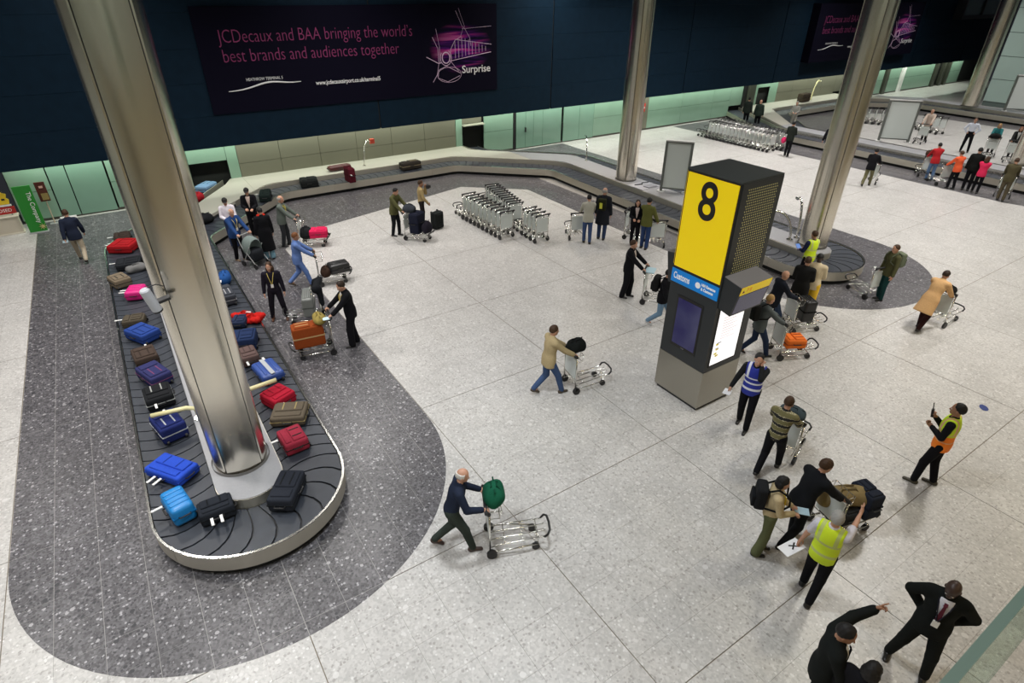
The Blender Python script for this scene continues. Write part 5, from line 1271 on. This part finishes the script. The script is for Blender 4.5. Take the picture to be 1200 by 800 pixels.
# --- the two men with trolleys in the open floor
p = person('man in beige jacket and jeans striding to the right with a trolley', (644, 460), (700, 446), 1.76, 'push', ((.40, .315, .175), 'jacket'), (.050, .085, .18), (.06, .045, .03), hair=('short', 'brown'), lean=6)
t = trolley_for(p, 'trolley with a black bag pushed by the man in beige jacket')
case('black backpack on the basket of the beige jacketed man\'s trolley', local_pt(t, .10, .0, .97), p['rz']+.3, .46, .36, .30, (.010, .011, .011), 'duffel', tags=0, name='rucksack')
p = person('old bald man in navy jumper pushing a trolley with a green bag', (536, 641), (620, 632), 1.74, 'push', (NVY, 'jumper'), (.035, .045, .038), (.05, .03, .025), hair=('fringe', 'white'), lean=16)
t = trolley_for(p, 'nearly empty trolley pushed by the old man in navy jumper', .52)
o = case('dark green rucksack in the basket of the old man\'s trolley', local_pt(t, .10, 0, .97), p['rz']+PI/2, .44, .34, .36, (.008, .085, .045), 'duffel', tags=0, name='rucksack')
# --- around the tower and right carousel
p = person('staff man in blue vest with white bands, hand at his face', (869, 499), (845, 540), 1.80, 'phone', ((.012, .013, .018), 'shirt'), BLK, skin='light', hair=('short', 'black'), extra={'vest': V_BLU}, head=(15, 8))
paper(p, 1, 'white papers hanging from the hand of the man in blue vest', color=(.75, .76, .78))
p = person('person in banded olive and black knit jumper walking away with a trolley', (899, 551), (925, 520), 1.72, 'push', ((.15, .13, .05), 'jumper'), BLK, hair=('short', 'brown'), topmat=LEO, lean=8)
t = trolley_for(p, 'trolley pushed by the person in the banded knit jumper'); case('slate coloured bag on the basket of the knit jumper\'s trolley', local_pt(t, .10, 0, .97), p['rz']+PI/2, .46, .28, .22, (.05, .07, .08), 'duffel', tags=0, name='holdall')
p = person('blond person in grey jacket and dark jeans walking beside the tower', (884, 416), (930, 415), 1.70, 'push', ((.10, .115, .12), 'jacket'), (.022, .035, .075), hair=('short', 'blonde'), lean=6)
backpack(p, 'black rucksack on the grey jacket beside the tower', (.012, .013, .013))
t = trolley_for(p, 'trolley with an orange bag pushed by the blond person'); case('orange and rust bag lying on the blond person\'s trolley', local_pt(t, .42, 0, .26), p['rz'], .50, .40, .24, (.75, .17, .03), 'soft', tags=0, accent=(.25, .04, .02), wheels=False)
p = person('bald man in dark jacket pushing a black suitcase beside the tower', (900, 386), (945, 384), 1.74, 'push', ((.012, .015, .024), 'jacket'), (.03, .05, .10), hair=('none', 'grey'), lean=10)
t = trolley_for(p, 'trolley with a standing black suitcase pushed by the bald man'); case('black ribbed suitcase standing on the bald man\'s trolley', local_pt(t, .42, 0, .26), p['rz']+PI/2, .44, .34, .62, (.010, .011, .012), 'shell', tags=0, wheels=False)
person('person in long dark coat between the belt and the cream coat', (928, 372), (950, 330), 1.78, 'hold', ((.012, .012, .015), 'coat'), BLK, hair=('short', 'brown'))
person('man in cream coat, yellow shorts and black cap seen from behind', (941, 369), (965, 325), 1.80, 'hold', ((.60, .50, .34), 'jacket'), (.80, .50, .04), BLK, skin='dark', hair=('cap', 'black'), legkind='shorts')
p = person('staff person in yellow vest with blue papers at the right column', (938, 335), (915, 322), 1.74, 'hold', ((.015, .02, .06), 'shirt'), BLK, skin='tan', hair=('short', 'brown'), extra={'vest': V_YEL})
paper(p, 0, 'blue and white papers held by the person in yellow vest at the column', color=(.12, .25, .70), tilt=-.8)
p = person('man in olive green jacket with a rucksack beside the right carousel end', (1029, 351), (1012, 352), 1.68, 'stand', ((.075, .075, .035), 'jacket'), (.012, .05, .05), hair=('short', 'brown'))
backpack(p, 'grey green rucksack on the man beside the right carousel end', (.13, .15, .10))
a_ = at(1022, 350); b2 = at(1000, 338); trolley((a_.x, a_.y, 0), math.atan2((b2-a_).y, (b2-a_).x), 'empty trolley standing on the dark floor by the right carousel end')
p = person('person in long apricot coat leaning over a trolley at the right', (1078, 385), (1112, 372), 1.70, 'lean', ((.62, .38, .18), 'coat'), (.03, .012, .012), hair=('short', 'dkbrown'))
t = trolley_for(p, 'trolley pushed by the person in apricot coat', .58); case('black bag on the handle of the apricot coat\'s trolley', local_pt(t, .06, 0, .97), p['rz']+PI/2, .40, .24, .20, (.012, .012, .014), 'duffel', tags=0, name='holdall')
# --- right foreground
p = person('staff man in orange and yellow vest with a radio, right side', (1081, 566), (1050, 552), 1.80, 'radio', ((.011, .011, .013), 'shirt'), BLK, (.045, .038, .022), skin='tan', hair=('short', 'black'), extra={'vest': V_ORG}, under=(.7, .7, .7), head=(0, -2))
o = MB().box(-.02, .02, -.03, .03, -.07, .08).cyl((0, .015, .08), (0, .015, .22), .008, 6).build('radio', BLACK); o.location = world_pt(p, p['wr'][1]+V(.06, .02, .06)); o.rotation_euler = (0, .2, p['rz']); tag(o, 'black hand radio held by the man in orange vest', 'radio')
p = person('woman in cream jumper with yellow lanyard, dark short hair', (889, 646), (930, 655), 1.62, 'hold', ((.50, .40, .235), 'jumper'), (.105, .115, .055), hair=('bob', 'black'), extra={'lanyard': (.75, .60, .08)}, legkind='flare', head=(-5, 12))
backpack(p, 'black rucksack on the woman in cream jumper', (.014, .014, .016)); paper(p, 0, 'pale blue paper in the hands of the woman in cream jumper', color=(.45, .62, .70))
p = person('man in dark suit bending to a loaded trolley, hand at his mouth', (926, 634), (985, 616), 1.78, 'lean', ((.010, .010, .013), 'jacket'), (.010, .010, .013), hair=('short', 'brown'), extra={'lanyard': (.7, .56, .08)}, lean=20, head=(-10, 10))
t = trolley_for(p, 'trolley heaped with a beige holdall in front of the dark suit', .60)
case('long beige holdall lying across the loaded trolley', local_pt(t, .36, .08, .50), p['rz']-.25, .95, .36, .34, (.24, .18, .085), 'duffel', tags=0, name='holdall'); case('black and navy case on the front of the loaded trolley', local_pt(t, .72, -.02, .30), p['rz']+PI/2, .46, .30, .50, (.018, .022, .035), 'soft', tags=0, wheels=False); case('dark grey briefcase under the beige holdall', local_pt(t, .30, 0, .25), p['rz'], .5, .42, .24, (.03, .03, .035), 'soft', tags=0, wheels=False)
p = person('grey haired staff man in yellow vest pointing ahead, back to the viewer', (945, 696), (974, 654), 1.78, 'pointR', ((.62, .60, .66), 'tee'), BLK, skin='light', lean=-5, hair=('short', 'grey'), extra={'vest': V_YEL}, head=(20, 2))
mk = lambda o: (MB().box(-.07, .07, -.012, .012, .004, .007, Matrix.Rotation(.75, 3, 'Z'), (.06, 0, 0)).box(-.07, .07, -.012, .012, .004, .007, Matrix.Rotation(-.75, 3, 'Z'), (.06, 0, 0)).build('cross_mark', INK, o))
q = paper(p, 0, 'white sheet marked with a black X in the staff man\'s hand', (.24, .32), (.78, .78, .80), mk, .30)
q.rotation_euler = (.25, .30, p['rz']+PI*.86); q.location.z -= .02
p = person('man in black suit pointing with raised arm at the bottom edge', under_head(989, 739, 1.74), under_head(1025, 750, 1.74), 1.80, 'pointL', ((.008, .008, .010), 'jacket'), (.008, .008, .010), skin='tan', hair=('short', 'black'), under=(.7, .7, .7), extra={'tie': (.01, .012, .02), 'cuffs': (.75, .75, .75)}, head=(-15, 14))
p = person('dark skinned man in black suit and patterned tie, hands behind his hips', (1060, 783), (1040, 850), 1.82, 'pocket', ((.008, .008, .010), 'jacket'), (.008, .008, .010), skin='dark', hair=('none', 'black'), under=(.62, .62, .68), extra={'tie': (.10, .02, .035), 'lanyard': (.02, .02, .03)}, head=(-10, 24))
person('person with black hair cut off by the bottom edge of the picture', under_head(1023, 784, 1.68), under_head(1043, 767, 1.68), 1.70, 'stand', (BLK, 'jacket'), BLK, skin='brown', hair=('bob', 'black'))
# --- upper right, far hall
kw = dict(res=FARR)
p = person('man in dark jacket with a pink bag beside the far trolley rows', (921, 183), (935, 178), 1.78, 'hold', ((.018, .022, .018), 'jacket'), BLK, hair=('short', 'black'), **kw)
case('small pink bag held beside the far trolley rows', world_pt(p, (.10, .36, .62)), p['rz'], .34, .22, .30, (.65, .03, .13), 'duffel', tags=0, name='handbag')
person('man in dark jacket standing behind the far trolleys, left of two', (872, 148), (885, 140), 1.76, 'stand', ((.020, .026, .022), 'jacket'), BLK, hair=('short', 'black'), **kw)
person('man in dark jacket standing behind the far trolleys, right of two', (885, 152), (900, 140), 1.78, 'stand', ((.020, .030, .024), 'jacket'), BLK, hair=('none', 'grey'), **kw)
person('person in pale shirt beside the far belt corner', (927, 152), (915, 165), 1.70, 'hold', ((.30, .30, .27), 'shirt'), (.35, .34, .30), hair=('short', 'grey'), **kw)
person('person in black trousers half hidden behind the right steel column', (966, 184), (980, 178), 1.72, 'walk', (BLK, 'jacket'), BLK, hair=('short', 'black'), **kw)
p = person('man in black jacket and khaki trousers walking off with a trolley', (1014, 218), (1030, 206), 1.72, 'push', (BLK, 'jacket'), (.14, .13, .07), hair=('short', 'black'), **kw); trolley_for(p, 'trolley pushed by the man in black jacket and khaki trousers')
p = person('man in red jacket and jeans at a trolley near the far belt', (1087, 211), (1073, 200), 1.70, 'pushstand', ((.40, .02, .025), 'jacket'), (.10, .17, .30), hair=('short', 'black'), **kw)
t = trolley_for(p, 'trolley with a brown bag in front of the red jacket'); case('brown bag on the trolley of the man in red jacket', local_pt(t, .12, 0, .97), p['rz']+PI/2, .5, .34, .30, (.045, .022, .015), 'duffel', tags=0, name='holdall')
p = person('person in orange jacket and dark trousers at a far trolley', (1112, 221), (1095, 214), 1.66, 'pushstand', ((.72, .11, .04), 'jacket'), BLK, hair=('short', 'brown'), **kw); trolley_for(p, 'trolley in front of the person in orange jacket')
person('tall man in black suit between the orange and the pink jackets', (1130, 223), (1150, 195), 1.86, 'stand', ((.009, .009, .010), 'jacket'), BLK, hair=('short', 'black'), **kw)
person('person in pink red jacket and black trousers in the far group', (1141, 226), (1160, 213), 1.58, 'fold', ((.68, .03, .10), 'jacket'), BLK, hair=('long', 'brown'), **kw)
p = person('person in olive brown clothes with a trolley at the right edge', (1171, 235), (1182, 215), 1.78, 'pushstand', ((.075, .065, .035), 'jacket'), (.085, .070, .045), hair=('short', 'brown'), **kw); trolley_for(p, 'trolley of the person in olive brown clothes at the right edge')
p = person('bald man in cream top and dark trousers at the far trolleys', (1081, 165), (1068, 172), 1.78, 'pushstand', ((.55, .45, .38), 'jacket'), BLK, hair=('none', 'grey'), **kw); trolley_for(p, 'trolley of the bald man in cream top')
person('man in white shirt with hands on hips, far hall', (1129, 178), (1118, 200), 1.80, 'hips', ((.70, .74, .84), 'shirt'), BLK, hair=('short', 'brown'), **kw)
p = person('woman in teal cardigan with light hair at a far trolley', (1158, 181), (1148, 200), 1.62, 'pushstand', ((.03, .17, .18), 'jumper'), BLK, hair=('long', 'blonde'), **kw); t = trolley_for(p, 'trolley in front of the woman in teal cardigan'); case('black bag on the trolley of the woman in teal', local_pt(t, .12, 0, .97), p['rz']+PI/2, .5, .34, .24, (.012, .012, .014), 'duffel', tags=0, name='holdall')
p = person('woman in black and white top with light hair at far right', (1182, 186), (1172, 206), 1.64, 'pushstand', ((.02, .02, .022), 'jacket'), BLK, hair=('long', 'ginger'), under=(.6, .6, .58), **kw); trolley_for(p, 'trolley in front of the woman in black and white')
